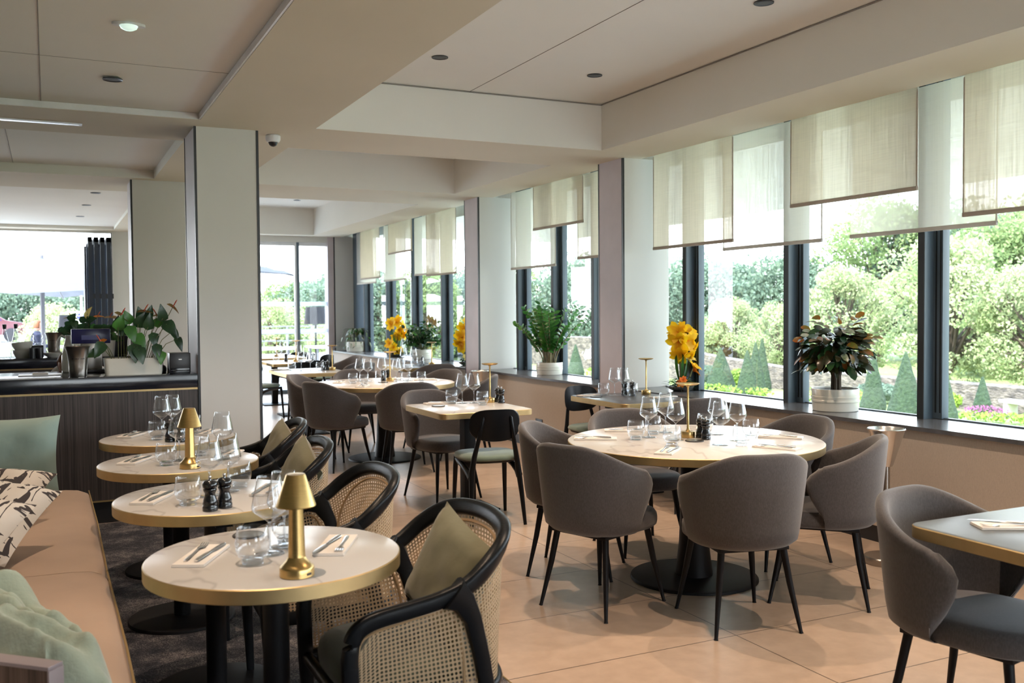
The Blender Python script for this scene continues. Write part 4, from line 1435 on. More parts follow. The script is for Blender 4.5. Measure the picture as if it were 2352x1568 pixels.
def make_disc_lamp():
    t = thing('table_lamp', 'slim gold disc topped cordless lamp', 'table lamp', group='gold disc lamps')
    b = MB(); b.use(M['brass'])
    b.lathe([(0.0, 0.0), (0.0365, 0.0), (0.038, 0.002), (0.038, 0.030), (0.0365, 0.033), (0.0140, 0.035)], 36)
    b.build('base', parent=t, angle=40)
    b = MB(); b.use(M['brass'])
    b.lathe([(0.014, 0.035), (0.0085, 0.043), (0.0062, 0.055), (0.0062, 0.145), (0.0052, 0.147), (0.0052, 0.265), (0.008, 0.272), (0.014, 0.277)], 20)
    b.build('stem', parent=t, angle=40)
    b = MB(); b.use(M['brass'])
    b.lathe([(0.014, 0.276), (0.045, 0.279), (0.0600, 0.285), (0.0615, 0.288), (0.060, 0.2895), (0.050, 0.286), (0.0, 0.284)], 44)
    b.build('lamp_head', parent=t, angle=40)
    return scale_parts(t, 1.04)

def make_mushroom():
    t = thing('table_lamp', 'gold mushroom table lamp with conical shade', 'table lamp', group='gold mushroom lamps')
    b = MB(); b.use(M['brass'])
    b.lathe([(0.0, 0.0), (0.0445, 0.0), (0.046, 0.002), (0.046, 0.022), (0.044, 0.027), (0.036, 0.034), (0.028, 0.043), (0.0235, 0.052)], 40)
    b.build('base', parent=t, angle=30)
    b = MB(); b.use(M['plastic']).box(-0.007, 0.007, -0.0475, -0.0455, 0.008, 0.014)
    o = b.build('charging_port', parent=t)
    b = MB(); b.use(M['brass']).lathe([(0.0235, 0.052), (0.0225, 0.06), (0.0185, 0.195)], 32)
    b.build('stem', parent=t, angle=40)
    b = MB(); b.use(M['brass'])
    b.lathe([(0.0525, 0.188), (0.0530, 0.190), (0.0265, 0.270), (0.0245, 0.2735), (0.0, 0.2745)], 44)
    b.lathe([(0.0515, 0.188), (0.0255, 0.268), (0.0, 0.272)], 44)
    b.build('lamp_shade', parent=t, angle=30)
    return t

def make_setting():
    """folded napkin with fork and knife lying on it; fork along +Y"""
    n = thing('napkin', 'folded cream napkin', 'napkin', group='folded napkins')
    b = MB(); b.use(M['napkin'])
    for k in range(3):
        z = 0.0005 + 0.0026 * k
        b.box(-0.046 + 0.0008 * k, 0.046 - 0.0006 * k, -0.118 + 0.001 * k, 0.118 - 0.001 * k, z, z + 0.0024, 0.0011, 2)
    b.build('cloth', parent=n)
    return n
def make_fork():
    f = thing('fork', 'steel dinner fork', 'fork', group='dinner forks')
    b = MB(); b.use(M['steel'])
    b.tube([(0, -0.10, 0.0015), (0, -0.07, 0.003), (0, -0.02, 0.0035), (0, 0.025, 0.006), (0, 0.045, 0.0035)], [0.0055, 0.0065, 0.0038, 0.003, 0.0045], 8, flat=0.28, up=(1, 0, 0))
    b.build('handle', parent=f)
    b = MB(); b.use(M['steel'])
    b.tube([(0, 0.042, 0.0035), (0, 0.050, 0.0015), (0, 0.060, 0.001), (0, 0.064, 0.0012)], [0.006, 0.0115, 0.0125, 0.0115], 8, flat=0.14, up=(1, 0, 0))
    for k in range(4):
        x = -0.0096 + 0.0064 * k
        b.tube([(x, 0.060, 0.0012), (x, 0.080, 0.0018), (x * 0.95, 0.100, 0.006)], [0.0020, 0.0019, 0.0012], 6)
    b.build('tines', parent=f)
    return f
def make_knife():
    f = thing('knife', 'steel table knife', 'knife', group='table knives')
    b = MB(); b.use(M['steel'])
    b.tube([(0, -0.105, 0.004), (0, -0.08, 0.0045), (0, -0.03, 0.0045), (0, 0.0, 0.004)], [0.006, 0.0075, 0.0065, 0.0045], 10, flat=0.55, up=(1, 0, 0))
    b.build('handle', parent=f)
    b = MB(); b.use(M['steel'])
    b.tube([(0, 0.0, 0.004), (0.0008, 0.02, 0.003), (0.001, 0.07, 0.0025), (0.0, 0.10, 0.0022), (-0.003, 0.115, 0.002)], [0.0042, 0.0088, 0.0095, 0.0075, 0.001], 8, flat=0.10, up=(1, 0, 0))
    b.build('blade', parent=f)
    return f
def make_coaster():
    t = thing('coaster', 'round dark slate coaster', 'coaster', group='round dark coasters')
    b = MB(); b.use(M['slate']).lathe([(0.0, 0.0), (0.049, 0.0), (0.05, 0.001), (0.05, 0.004), (0.049, 0.005), (0.0, 0.005)], 40)
    b.build('disc', parent=t, angle=40)
    b = MB(); b.use(M['steelb']).lathe([(0.041, 0.0051), (0.0422, 0.0055), (0.0434, 0.0051)], 40)
    b.box(-0.016, -0.004, -0.004, 0.004, 0.005, 0.0054); b.box(-0.002, 0.002, -0.004, 0.004, 0.005, 0.0054); b.box(0.004, 0.017, -0.003, 0.003, 0.005, 0.0054)
    b.build('printed_ring', parent=t, angle=40)
    return t

WINE, TUMB, MILL, DISC, MUSH = Kind(make_wine()), Kind(make_tumbler()), Kind(make_mill()), Kind(make_disc_lamp()), Kind(make_mushroom())
NAPK, FORK, KNIF, COAST = Kind(make_setting()), Kind(make_fork()), Kind(make_knife()), Kind(make_coaster())
Z = TZ + 0.0003
ZB = TZ + 0.007 + 0.0003

def place_setting(x, y, a, where, z=Z, swap=False, rev=False, grp='', spread=0.0):
    a = RAD(a)
    NAPK.put((x, y, z), a, 'folded cream napkin under cutlery, ' + where, 'folded napkins')
    c, s = math.cos(a), math.sin(a)
    def off(dx, dy): return (x + c * dx - s * dy, y + s * dx + c * dy, z + 0.0088)
    f = PI if rev else 0
    k = -1 if swap else 1
    FORK.put(off(-0.022 * k, 0.012 if not rev else -0.012), a + 0.05 + f, 'steel fork on the napkin ' + where, 'dinner forks')
    KNIF.put(off(0.022 * k, 0.012 if not rev else -0.02), a - 0.06 - spread + f, 'steel knife on the napkin ' + where, 'table knives')

# nearest banquette table (T4)
x, y = TB[0]
MUSH.put((0.585, 2.535, ZB), RAD(30), 'gold mushroom lamp on the nearest small round table')
TUMB.put((0.503, 2.715, ZB), 0, 'water tumbler by the left napkin on the nearest small table')
TUMB.put((0.648, 2.93, ZB), 0, 'water tumbler behind the gold lamp on the nearest small table')
WINE.put((0.568, 2.80, ZB), 0, 'wine glass in front on the nearest small table')
WINE.put((0.625, 2.865, ZB), 0, 'wine glass behind its twin on the nearest small table')
COAST.put((0.555, 3.06, ZB), 0.3, 'dark round coaster at the far rim of the nearest small table')
place_setting(0.385, 2.86, -27, 'at the left of the nearest small table', ZB)
place_setting(0.765, 2.80, -27, 'at the right of the nearest small table', ZB, swap=True, rev=True, spread=0.1)
# second
MILL.put((0.505, 3.515, ZB), 0, 'left one of two pepper mills on the second small table')
MILL.put((0.560, 3.545, ZB), 0, 'right one of two pepper mills on the second small table')
TUMB.put((0.448, 3.66, ZB), 0, 'water tumbler left of the two mills on the second small table')
TUMB.put((0.68, 3.93, ZB), 0, 'water tumbler at the back right of the second small table')
WINE.put((0.545, 3.80, ZB), 0, 'wine glass in front on the second small table')
WINE.put((0.625, 3.86, ZB), 0, 'wine glass at the back on the second small table')
place_setting(0.345, 3.84, -27, 'at the left of the second small table', ZB)
place_setting(0.77, 3.80, -27, 'at the right of the second small table', ZB, swap=True, rev=True)
# third
MUSH.put((0.565, 4.52, ZB), RAD(40), 'gold mushroom lamp on the third small round table')
TUMB.put((0.478, 4.66, ZB), 0, 'water tumbler left of the lamp on the third small table')
TUMB.put((0.66, 4.90, ZB), 0, 'water tumbler at the back of the third small table')
WINE.put((0.55, 4.78, ZB), 0, 'wine glass left behind the lamp on the third small table')
WINE.put((0.74, 4.72, ZB), 0, 'wine glass right of the lamp on the third small table')
place_setting(0.36, 4.86, -27, 'at the left of the third small table', ZB)
place_setting(0.79, 4.86, -27, 'at the right of the third small table', ZB, swap=True, rev=True)
# fourth, by the bar
MILL.put((0.585, 5.50, ZB), 0, 'left pepper mill on the small table closest to the bar')
MILL.put((0.640, 5.47, ZB), 0, 'right pepper mill on the small table closest to the bar')
TUMB.put((0.53, 5.62, ZB), 0, 'water tumbler at the left of the small table closest to the bar')
TUMB.put((0.75, 5.85, ZB), 0, 'water tumbler at the back of the small table closest to the bar')
WINE.put((0.575, 5.80, ZB), 0, 'wine glass at the left on the small table closest to the bar')
WINE.put((0.64, 5.86, ZB), 0, 'wine glass at the right on the small table closest to the bar')
place_setting(0.42, 5.88, -27, 'at the left of the small table closest to the bar', ZB)
place_setting(0.82, 5.80, -27, 'at the right of the small table closest to the bar', ZB, swap=True, rev=True)

# big round table
DISC.put((3.175, 4.315, Z), 0, 'gold disc lamp in the middle of the big round table')
MILL.put((3.205, 4.195, Z), 0, 'pepper mill on the big round table, the front one of two')
MILL.put((3.222, 4.262, Z), 0, 'pepper mill on the big round table, the back one of two')
COAST.put((3.115, 4.175, Z), 0.2, 'dark round coaster in front of the disc lamp on the big round table')
for px, py, l in ((2.985, 4.42, 'wine glass leftmost on the big round table'), (3.05, 4.255, 'wine glass front left of the disc lamp on the big round table'),
                  (3.19, 4.55, 'wine glass behind the disc lamp on the big round table'), (3.145, 3.995, 'wine glass frontmost right of the mills on the big round table'),
                  (3.395, 4.345, 'wine glass farthest back right of the mills on the big round table'), (3.33, 4.085, 'wine glass rightmost on the big round table')):
    WINE.put((px, py, Z), 0, l)
for px, py, l in ((2.875, 4.38, 'water tumbler leftmost on the big round table'), (2.905, 4.085, 'water tumbler behind the front napkin on the big round table'),
                  (3.09, 4.53, 'water tumbler at the back left of the big round table'), (3.41, 4.47, 'water tumbler at the back right of the big round table'),
                  (3.47, 4.14, 'water tumbler at the right rear of the big round table'), (3.235, 3.93, 'water tumbler rightmost front on the big round table')):
    TUMB.put((px, py, Z), 0, l)
place_setting(2.69, 4.50, 58, 'at the left rim of the big round table', spread=0.3)
place_setting(2.77, 3.93, -48, 'at the front of the big round table')
place_setting(3.32, 3.76, 25, 'at the front right of the big round table')
place_setting(3.61, 4.06, 41, 'at the right rim of the big round table', spread=0.2)
place_setting(3.02, 4.72, -120, 'at the back left of the big round table')
place_setting(3.52, 4.62, 140, 'at the back right of the big round table')

# square white table
DISC.put((3.06, 6.70, Z), 0, 'gold disc lamp on the square white table')
MILL.put((3.095, 6.585, Z), 0, 'front one of two pepper mills on the square white table') if False else None
MILL.put((3.11, 6.60, Z), 0, 'pepper mill on the square white table, the right one')
MILL.put((3.105, 6.67, Z), 0, 'pepper mill on the square white table, the left one') if False else MILL.put((3.125, 6.69, Z), 0, 'pepper mill on the square white table, the left one')
TUMB.put((2.765, 6.76, Z), 0, 'left water tumbler on the square white table')
TUMB.put((2.925, 6.54, Z), 0, 'right water tumbler on the square white table')
WINE.put((2.845, 6.74, Z), 0, 'left wine glass on the square white table')
WINE.put((2.925, 6.70, Z), 0, 'right wine glass on the square white table')
place_setting(2.68, 6.80, -95, 'on the square white table', spread=0.2)
COAST.put((2.60, 6.62, Z), 0, 'dark coaster at the left of the square white table')

# dark window table
DISC.put((4.475, 6.66, Z), 0, 'gold disc lamp on the dark window table')
MILL.put((4.335, 6.655, Z), 0, 'right pepper mill on the dark window table')
MILL.put((4.30, 6.72, Z), 0, 'left pepper mill on the dark window table')
TUMB.put((4.11, 6.74, Z), 0, 'left water tumbler on the dark window table')
TUMB.put((4.295, 6.59, Z), 0, 'water tumbler in front of the mills on the dark window table')
WINE.put((4.20, 6.715, Z), 0, 'left wine glass on the dark window table')
WINE.put((4.255, 6.66, Z), 0, 'right wine glass on the dark window table')
place_setting(4.02, 6.80, -80, 'at the left of the dark window table')
place_setting(4.44, 6.36, 100, 'at the right of the dark window table')
COAST.put((3.99, 6.66, Z), 0, 'dark coaster on the dark window table')

# right hand table
TUMB.put((3.12, 1.985, Z), 0, 'water tumbler cut off by the right edge of the photo')
place_setting(2.79, 2.05, 62, 'on the blue grey table at the right', spread=0.35)
COAST.put((2.915, 1.86, Z), 0, 'dark coaster on the blue grey table at the right')

# farther round table
DISC.put((3.10, 9.22, Z), 0, 'gold disc lamp on the farther round table')
MILL.put((3.055, 9.30, Z), 0, 'left pepper mill on the farther round table')
MILL.put((3.115, 9.32, Z), 0, 'right pepper mill on the farther round table')
for px, py, l in ((2.84, 9.40, 'wine glass leftmost on the farther round table'), (2.90, 9.32, 'wine glass second from the left on the farther round table'),
                  (3.10, 9.48, 'wine glass left behind the lamp on the farther round table'), (3.13, 9.10, 'wine glass in front of the lamp on the farther round table'),
                  (3.24, 9.30, 'wine glass right of the lamp on the farther round table'), (3.29, 9.20, 'wine glass rightmost on the farther round table')):
    WINE.put((px, py, Z), 0, l)
for px, py, l in ((2.68, 9.10, 'water tumbler leftmost on the farther round table'), (2.73, 8.90, 'water tumbler second from left on the farther round table'),
                  (3.02, 9.30, 'water tumbler left of the mills on the farther round table'), (3.20, 9.02, 'water tumbler right of the lamp on the farther round table'),
                  (3.34, 8.96, 'water tumbler rightmost on the farther round table')):
    TUMB.put((px, py, Z), 0, l)
place_setting(2.60, 9.32, -27, 'at the left of the farther round table')
place_setting(2.66, 8.72, -30, 'at the front of the farther round table')
place_setting(3.47, 9.18, 70, 'at the right of the farther round table')
place_setting(3.24, 9.46, 150, 'at the back of the farther round table')
COAST.put((2.98, 9.08, Z), 0, 'dark coaster on the farther round table')
# nearest far square table
DISC.put((3.08, 11.33, Z), 0, 'gold disc lamp on the nearest far square table')
MILL.put((2.985, 11.40, Z), 0, 'left pepper mill on the nearest far square table')
MILL.put((3.03, 11.36, Z), 0, 'right pepper mill on the nearest far square table')
WINE.put((2.72, 11.40, Z), 0, 'left wine glass on the nearest far square table')
WINE.put((2.82, 11.36, Z), 0, 'right wine glass on the nearest far square table')
TUMB.put((2.62, 11.46, Z), 0, 'left water tumbler on the nearest far square table')
TUMB.put((2.92, 11.30, Z), 0, 'right water tumbler on the nearest far square table')
place_setting(2.53, 11.66, -90, 'on the nearest far square table')
# farther ones
DISC.put((3.16, 13.55, Z), 0, 'gold disc lamp on the second far square table')
DISC.put((3.24, 15.2, Z), 0, 'gold disc lamp on the farthest square table')
DISC.put((4.48, 11.62, Z), 0, 'gold disc lamp on the table under the end window')
MILL.put((3.04, 13.65, Z), 0, 'pepper mill on the second far square table')
MILL.put((3.42, 13.60, Z), 0, 'pepper mill right of the disc lamp on the second far square table')
MILL.put((4.38, 11.70, Z), 0, 'pepper mill on the table under the end window')
for px, py, l in ((2.98, 13.85, 'wine glass at the left of the second far square table'), (3.24, 13.72, 'wine glass in the middle of the second far square table'),
                  (3.32, 13.60, 'wine glass at the right of the second far square table'), (3.05, 15.4, 'wine glass at the left of the farthest square table'),
                  (3.35, 15.3, 'wine glass at the right of the farthest square table'), (4.14, 11.75, 'left wine glass on the table under the end window'),
                  (4.22, 11.60, 'right wine glass on the table under the end window')):
    WINE.put((px, py, Z), 0, l)
for px, py, l in ((2.92, 13.75, 'water tumbler at the left of the second far square table'), (3.16, 13.30, 'water tumbler at the front of the second far square table'),
                  (4.06, 11.62, 'left water tumbler on the table under the end window'), (4.32, 11.62, 'right water tumbler on the table under the end window')):
    TUMB.put((px, py, Z), 0, l)

# champagne stand by the wall
def stand(loc, label):
    t = thing('bucket_stand', label, 'wine cooler stand', loc, group='steel wine bucket stands')
    b = MB(); b.use(M['steelb']).lathe([(0.0, 0.0), (0.118, 0.0), (0.12, 0.004), (0.12, 0.036), (0.114, 0.042), (0.0, 0.044)], 40)
    b.build('base', parent=t)
    b = MB(); b.use(M['steelb']).lathe([(0.021, 0.044), (0.021, 0.56)], 24)
    b.build('pole', parent=t)
    b = MB(); b.use(M['steel'])
    b.lathe([(0.0, 0.555), (0.034, 0.558), (0.040, 0.57), (0.100, 0.765), (0.106, 0.772), (0.102, 0.776), (0.096, 0.768), (0.034, 0.585), (0.0, 0.580)], 44)
    b.build('bucket', parent=t)
    return t
stand((4.30, 3.96, 0), 'tall flared steel wine bucket stand against the wall behind the tub chair')
stand((4.42, 9.95, 0), 'steel wine bucket stand by the farther pier behind the wine glasses')
# ------------------------------------------------------------------ the bar
def counter(name, label, xa, xb, y, depth, ztop=1.025):
    t = thing(name, label, 'bar counter', (0, 0, 0))
    b = MB(); b.use(M['darkgloss']).box(xa, xb, y - 0.012, y + depth, ztop - 0.098, ztop, 0.002)
    b.build('worktop', parent=t)
    b = MB(); b.use(M['goldedge']).box(xa, xb, y - 0.004, y + 0.004, ztop - 0.112, ztop - 0.098)
    b.build('upper_gold_strip', parent=t)
    b = MB(); b.use(M['barwood']).box(xa, xb, y, y + depth - 0.02, 0.163, ztop - 0.1121)
    b.build('front_panel', parent=t)
    b = MB(); b.use(M['goldedge']).box(xa, xb, y - 0.003, y + 0.02, 0.152, 0.163)
    b.build('lower_gold_strip', parent=t)
    b = MB(); b.use(M['trimblk']).box(xa, xb, y + 0.02, y + depth - 0.04, 0.0, 0.152)
    b.build('plinth', parent=t)
    return t
counter('bar_counter', 'dark bar front with fine vertical veneer, gold lines and black gloss top', -3.4, 0.962, 7.198, 0.86)
counter('back_counter', 'black gloss back counter behind the bar holding buckets and carafes', -3.4, 0.764, 10.50, 0.62)

def bucket(loc, label, s=1.0):
    t = thing('wine_bucket', label, 'wine bucket', loc, group='steel wine buckets on the bar')
    b = MB(); b.use(M['steelb'])
    b.lathe([(0.0, 0.0), (0.055 * s, 0.0), (0.057 * s, 0.004), (0.061 * s, 0.07 * s), (0.067 * s, 0.13 * s), (0.078 * s, 0.185 * s), (0.090 * s, 0.212 * s), (0.092 * s, 0.215 * s), (0.088 * s, 0.214 * s), (0.074 * s, 0.18 * s), (0.062 * s, 0.12 * s), (0.054 * s, 0.02 * s), (0.0, 0.015 * s)], 40)
    b.build('bucket_body', parent=t)
    b = MB(); b.use(M['gasket'])
    zz = 0.128 * s
    for k, wd in enumerate((0.006, 0.003, 0.008, 0.007, 0.003, 0.007, 0.009)):
        a = -PI / 2 - 0.62 + k * 0.19 + 0.05
        rr_ = 0.0668 * s
        p = Vector((rr_ * math.cos(a), rr_ * math.sin(a), zz)); q = Vector((-math.sin(a), math.cos(a), 0)) * wd / 2 * s
        n = Vector((math.cos(a), math.sin(a), 0)) * 0.0009
        h_ = Vector((0, 0, 0.004 * s))
        b.quad(p - q - h_ + n, p + q - h_ + n, p + q + h_ + n, p - q + h_ + n)
    b.build('engraved_lettering', parent=t)
    return t
bucket((0.180, 7.33, 1.0253), 'flared steel wine bucket on the front bar beside the planter', 0.99)
bucket((0.045, 10.72, 1.075), 'flared steel wine bucket on the back counter standing on a pale dish', 0.93)
t = thing('serving_dish', 'pale shallow dish under the farther wine bucket', 'dish', (0.042, 10.72, 1.0253))
b = MB(); b.use(M['ceramic']).lathe([(0.0, 0.0), (0.06, 0.0), (0.095, 0.03), (0.10, 0.045), (0.094, 0.045), (0.06, 0.012), (0.0, 0.010)], 36)
b.build('dish_body', parent=t)
for k, (x, y, l) in enumerate(((-0.232, 10.75, 'pale bowl at the bottom of the stack on the back counter'), (-0.236, 10.755, 'pale bowl resting tilted on the lower bowl'))):
    o_ = MB(); o_.use(M['ceramic']).lathe([(0.0, 0.0), (0.07, 0.0), (0.098, 0.05), (0.100, 0.078), (0.094, 0.078), (0.066, 0.01), (0.0, 0.008)], 36)
    o = o_.build('bowl'); o.location = (x, y, 1.0253 + 0.080 * k); o.rotation_euler = (0.0, -0.10 * k, 0)
    tag(o, l, 'bowl', 'stacked pale bowls')
def carafe(loc, label, h=0.32):
    t = thing('carafe', label, 'carafe', loc, group='clear carafes on the back counter')
    b = MB(); b.use(M['glassbase'])
    b.lathe([(0.0, 0.0), (0.052, 0.0), (0.056, 0.01), (0.055, 0.06), (0.040, 0.15), (0.020, 0.24), (0.014, h - 0.02), (0.016, h)], 26)
    b.build('glass_body', parent=t)
    b = MB(); b.use(M['plastic']).lathe([(0.0, h - 0.03), (0.0145, h - 0.03), (0.019, h), (0.019, h + 0.018), (0.0, h + 0.02)], 18)
    b.build('stopper', parent=t)
for x, l in ((-0.392, 'clear carafe with dark stopper cut by the left edge of the photo'), (-0.300, 'clear carafe with dark stopper just left of the stacked bowls')):
    carafe((x, 10.92 if x > -0.35 else 10.66, 1.0253), l)
for x, y, z, l in ((-0.185, 10.92, 1.0253, 'clear glass behind the stacked bowls, left one'), (-0.10, 10.93, 1.0253, 'clear glass behind the stacked bowls, right one')):
    TUMB.put((x, y, z + 0.12), 0, l, 'tumblers on the back counter')
b = MB(); b.use(M['plastic']).box(-0.235, -0.05, 10.86, 11.02, 1.0252, 1.1448, 0.004)
tag(b.build('glass_rack'), 'black rack carrying glasses behind the stacked bowls', 'glass rack')
for k in range(4):
    o_ = MB(); o_.use(M['plastic']).lathe([(0.0, 0.0), (0.026, 0.0), (0.030, 0.05), (0.028, 0.10), (0.026, 0.10), (0.027, 0.05), (0.022, 0.006), (0, 0.005)], 20)
    o = o_.build('dark_beaker'); o.location = (-0.150 + 0.04 * (k % 2) + 0.0, 10.57 + 0.065 * (k // 2) + 0.01 * (k % 2), 1.0253)
    tag(o, ['dark beaker, front left of four before the farther bucket', 'dark beaker, front right of four before the farther bucket', 'dark beaker, back left of four before the farther bucket', 'dark beaker, back right of four before the farther bucket'][k], 'beaker', 'dark beakers on the back counter')
    if k % 2: o.location.x += 0.025
t = thing('water_jug', 'white jug with long handle behind the front wine bucket', 'jug', (0.135, 8.02, 1.0253))
b = MB(); b.use(M['ceramic']).lathe([(0.0, 0.0), (0.05, 0.0), (0.054, 0.02), (0.050, 0.12), (0.034, 0.20), (0.022, 0.25), (0.024, 0.275), (0.020, 0.275), (0.0, 0.24)], 28)
b.build('body', parent=t)
b = MB(); b.use(M['ceramic']).tube(catmull([(-0.022, 0, 0.26), (-0.05, 0, 0.275), (-0.075, 0, 0.23), (-0.07, 0, 0.17), (-0.046, 0, 0.13)], 5), 0.006, 8)
b.build('handle', parent=t)

t = thing('till_screen', 'dark blue till screen on a grey stand behind the planter', 'till', (0.285, 7.84, 1.0253))
b = MB(); b.use(M['screen']).box(-0.135, 0.135, -0.018, 0.018, 0.215, 0.325, 0.006)
b.use(mat('till_badge', (0.06, 0.06, 0.30), 0.3)).box(-0.065, 0.062, -0.0195, -0.018, 0.243, 0.278)
b.build('screen', parent=t)
b = MB(); b.use(M['steelb']).box(-0.075, 0.075, 0.0, 0.05, 0.02, 0.225, 0.006)
b.build('stand', parent=t)
b = MB(); b.use(M['plastic']).box(-0.10, 0.10, -0.07, 0.09, 0.0, 0.022, 0.005)
b.build('base', parent=t)
t = thing('coffee_machine', 'dark boxy machine on the back counter behind the anthuriums', 'coffee machine', (0.60, 10.94, 1.0253))
b = MB(); b.use(M['plastic']).box(-0.17, 0.15, -0.11, 0.14, 0.0, 0.20, 0.01)
b.build('housing', parent=t)
b = MB(); b.use(M['steelb']).box(-0.175, 0.155, -0.115, 0.145, 0.20, 0.215, 0.004)
b.build('top_tray', parent=t)
t = thing('card_printer', 'small black printer box at the end of the bar by the pillar', 'printer', (0.857, 7.38, 1.0253))
b = MB(); b.use(M['plastic']).box(-0.073, 0.073, -0.075, 0.075, 0.0, 0.148, 0.006)
b.build('housing', parent=t)
b = MB(); b.use(M['steelb']).box(-0.010, 0.012, -0.0765, -0.0745, 0.099, 0.104); b.build('label', parent=t)
b = MB(); b.use(M['darkgloss']).box(-0.068, 0.068, -0.0775, -0.0745, 0.006, 0.040, 0.001)
b.build('paper_slot', parent=t)
t = thing('speaker', 'small black round speaker between planter and printer box', 'speaker', (0.752, 7.50, 1.0253))
b = MB(); b.use(M['plastic']).lathe([(0.0, 0.0), (0.028, 0.0), (0.032, 0.01), (0.032, 0.035), (0.022, 0.05), (0.009, 0.055), (0.008, 0.11), (0.0, 0.112)], 24)
b.build('body', parent=t)
t = thing('bread_tray', 'white paper covered tray lying on the black bar top', 'tray', (-0.06, 7.60, 1.0253))
b = MB(); b.use(M['white']).box(-0.14, 0.14, -0.10, 0.10, 0.0, 0.008, 0.002)
b.build('tray', parent=t)
b = MB(); b.use(M['napkin']).box(-0.05, 0.05, -0.05, 0.05, 0.008, 0.02, 0.004)
b.build('paper', parent=t)

# ------------------------------------------------------------------ planters and pot plants
def rv(a, b_): return random.uniform(a, b_)
def anthurium(loc, label, w, spots, leaves, seed, rz=0.0, ph=0.12):
    random.seed(seed)
    t = thing('planter', label, 'planter', loc, rz, group='long planters of anthuriums')
    b = MB(); b.use(M['ceramic'])
    rings = []
    for k_, z in ((0.94, 0.0), (1.0, ph), (0.985, ph), (0.93, ph - 0.015)):
        ring = []
        for cx, cy, a0 in ((1, 1, 0), (-1, 1, 90), (-1, -1, 180), (1, -1, 270)):
            for i in range(6):
                a = RAD(a0 + 18 * i)
                ring.append(Vector(((cx * (w / 2 - 0.03) + 0.03 * math.cos(a)) * k_, (cy * (0.075 - 0.03) + 0.03 * math.sin(a)) * k_, z)))
        rings.append(ring)
    b.loft(rings, True, True, True)
    b.build('trough', parent=t)
    b = MB(); b.use(M['soil']).box(-w / 2 * 0.92, w / 2 * 0.92, -0.065, 0.065, ph - 0.03, ph - 0.010)
    b.build('soil', parent=t)
    b = MB()
    for (bx, lx, ly, lz, L, W, az, dn) in leaves:
        b.use(M['stem'])
        p0 = Vector((bx, rv(-0.03, 0.03), ph - 0.02)); p1 = Vector((lx, ly, lz))
        mid = (p0 + p1) / 2 + Vector((0, 0, 0.04))
        b.tube([p0, mid, p1], [0.003, 0.0026, 0.002], 6)
        b.use(M['leafcl'] if rv(0, 1) < 0.9 else M['leafzz'])
        a = RAD(az)
        d = Vector((math.cos(a), -0.35, math.sin(a) if dn is None else dn))
        b.leaf(p1 - d.normalized() * L * 0.2, d, (0.1, -1, 0.3), L, W, 0.22, 0.12, 6, 1.5)
    b.build('foliage', parent=t, angle=80)
    for (bx, fx, fy, fz, az, mt, L) in spots:
        b = MB(); b.use(M['stem'])
        p0 = Vector((bx, 0, ph - 0.02)); p1 = Vector((fx, fy, fz))
        b.tube(catmull([p0, (p0 + p1) / 2 + Vector((0.0, 0, 0.03)), p1], 4), 0.0024, 6)
        a = RAD(az)
        d = Vector((math.cos(a), -0.15, math.sin(a)))
        b.use(M[mt]).leaf(p1 - d.normalized() * L * 0.45, d, (0, -0.25, 1), L, L * 0.72, 0.3, 0.1, 7, 1.2)
        b.use(M['redpet'] if mt != 'yellowp' else M['yellowp']).tube([p1, p1 + Vector((0.02 * math.cos(a), -0.01, 0.035)), p1 + Vector((0.03 * math.cos(a), -0.012, 0.05))], [0.004, 0.0045, 0.002], 7)
        b.build('anthurium_flower', parent=t, angle=80)
    return t
random.seed(5)
LV = [(0.02, 0.035, -0.02, 0.36, 0.13, 0.085, 60, None), (-0.02, 0.02, -0.04, 0.27, 0.14, 0.10, -55, None), (-0.05, -0.025, -0.05, 0.33, 0.13, 0.09, -70, None),
      (0.05, 0.10, -0.04, 0.34, 0.13, 0.08, 80, None), (0.06, 0.135, -0.02, 0.28, 0.11, 0.075, -80, None), (0.09, 0.20, -0.04, 0.40, 0.13, 0.08, 95, None),
      (0.10, 0.225, -0.05, 0.36, 0.14, 0.10, -50, None), (0.12, 0.27, -0.03, 0.31, 0.12, 0.06, -62, None), (0.14, 0.30, -0.04, 0.25, 0.12, 0.06, -70, None),
      (-0.10, -0.10, -0.03, 0.34, 0.12, 0.085, 70, None), (-0.06, -0.06, 0.02, 0.30, 0.12, 0.08, 120, None), (-0.14, -0.21, -0.08, 0.22, 0.13, 0.085, -120, None),
      (-0.13, -0.24, -0.06, 0.17, 0.11, 0.07, -160, None), (0.0, 0.0, -0.10, 0.20, 0.14, 0.10, -85, None), (0.03, 0.03, -0.11, 0.18, 0.13, 0.09, -75, None),
      (0.12, 0.15, -0.10, 0.20, 0.12, 0.075, -85, None), (0.13, 0.18, -0.10, 0.15, 0.10, 0.07, -92, None), (0.02, 0.06, 0.03, 0.40, 0.11, 0.08, 100, None),
      (0.07, 0.16, 0.02, 0.36, 0.11, 0.07, 40, None), (-0.03, -0.02, 0.02, 0.38, 0.11, 0.08, 110, None), (0.05, 0.11, 0.0, 0.42, 0.10, 0.06, 75, None)]
FL = [(0.02, 0.075, -0.03, 0.455, 12, 'bronze', 0.11), (0.08, 0.165, -0.01, 0.425, 170, 'bronze', 0.07), (0.12, 0.275, -0.02, 0.485, -25, 'bronze', 0.105),
      (-0.08, -0.075, 0.01, 0.43, -20, 'bronze', 0.11), (-0.12, -0.215, -0.04, 0.24, 200, 'orange', 0.10)]
anthurium((0.545, 7.37, 1.0253), 'long cream planter with anthuriums on the front bar, next to the pillar', 0.40, FL, LV, 5)
LV2 = [(x_ * 0.02, x_ * 0.033, rv(-0.05, 0.02), rv(0.26, 0.38), rv(0.10, 0.13), rv(0.07, 0.09), rv(-80, 80), None) for x_ in range(-9, 10)]
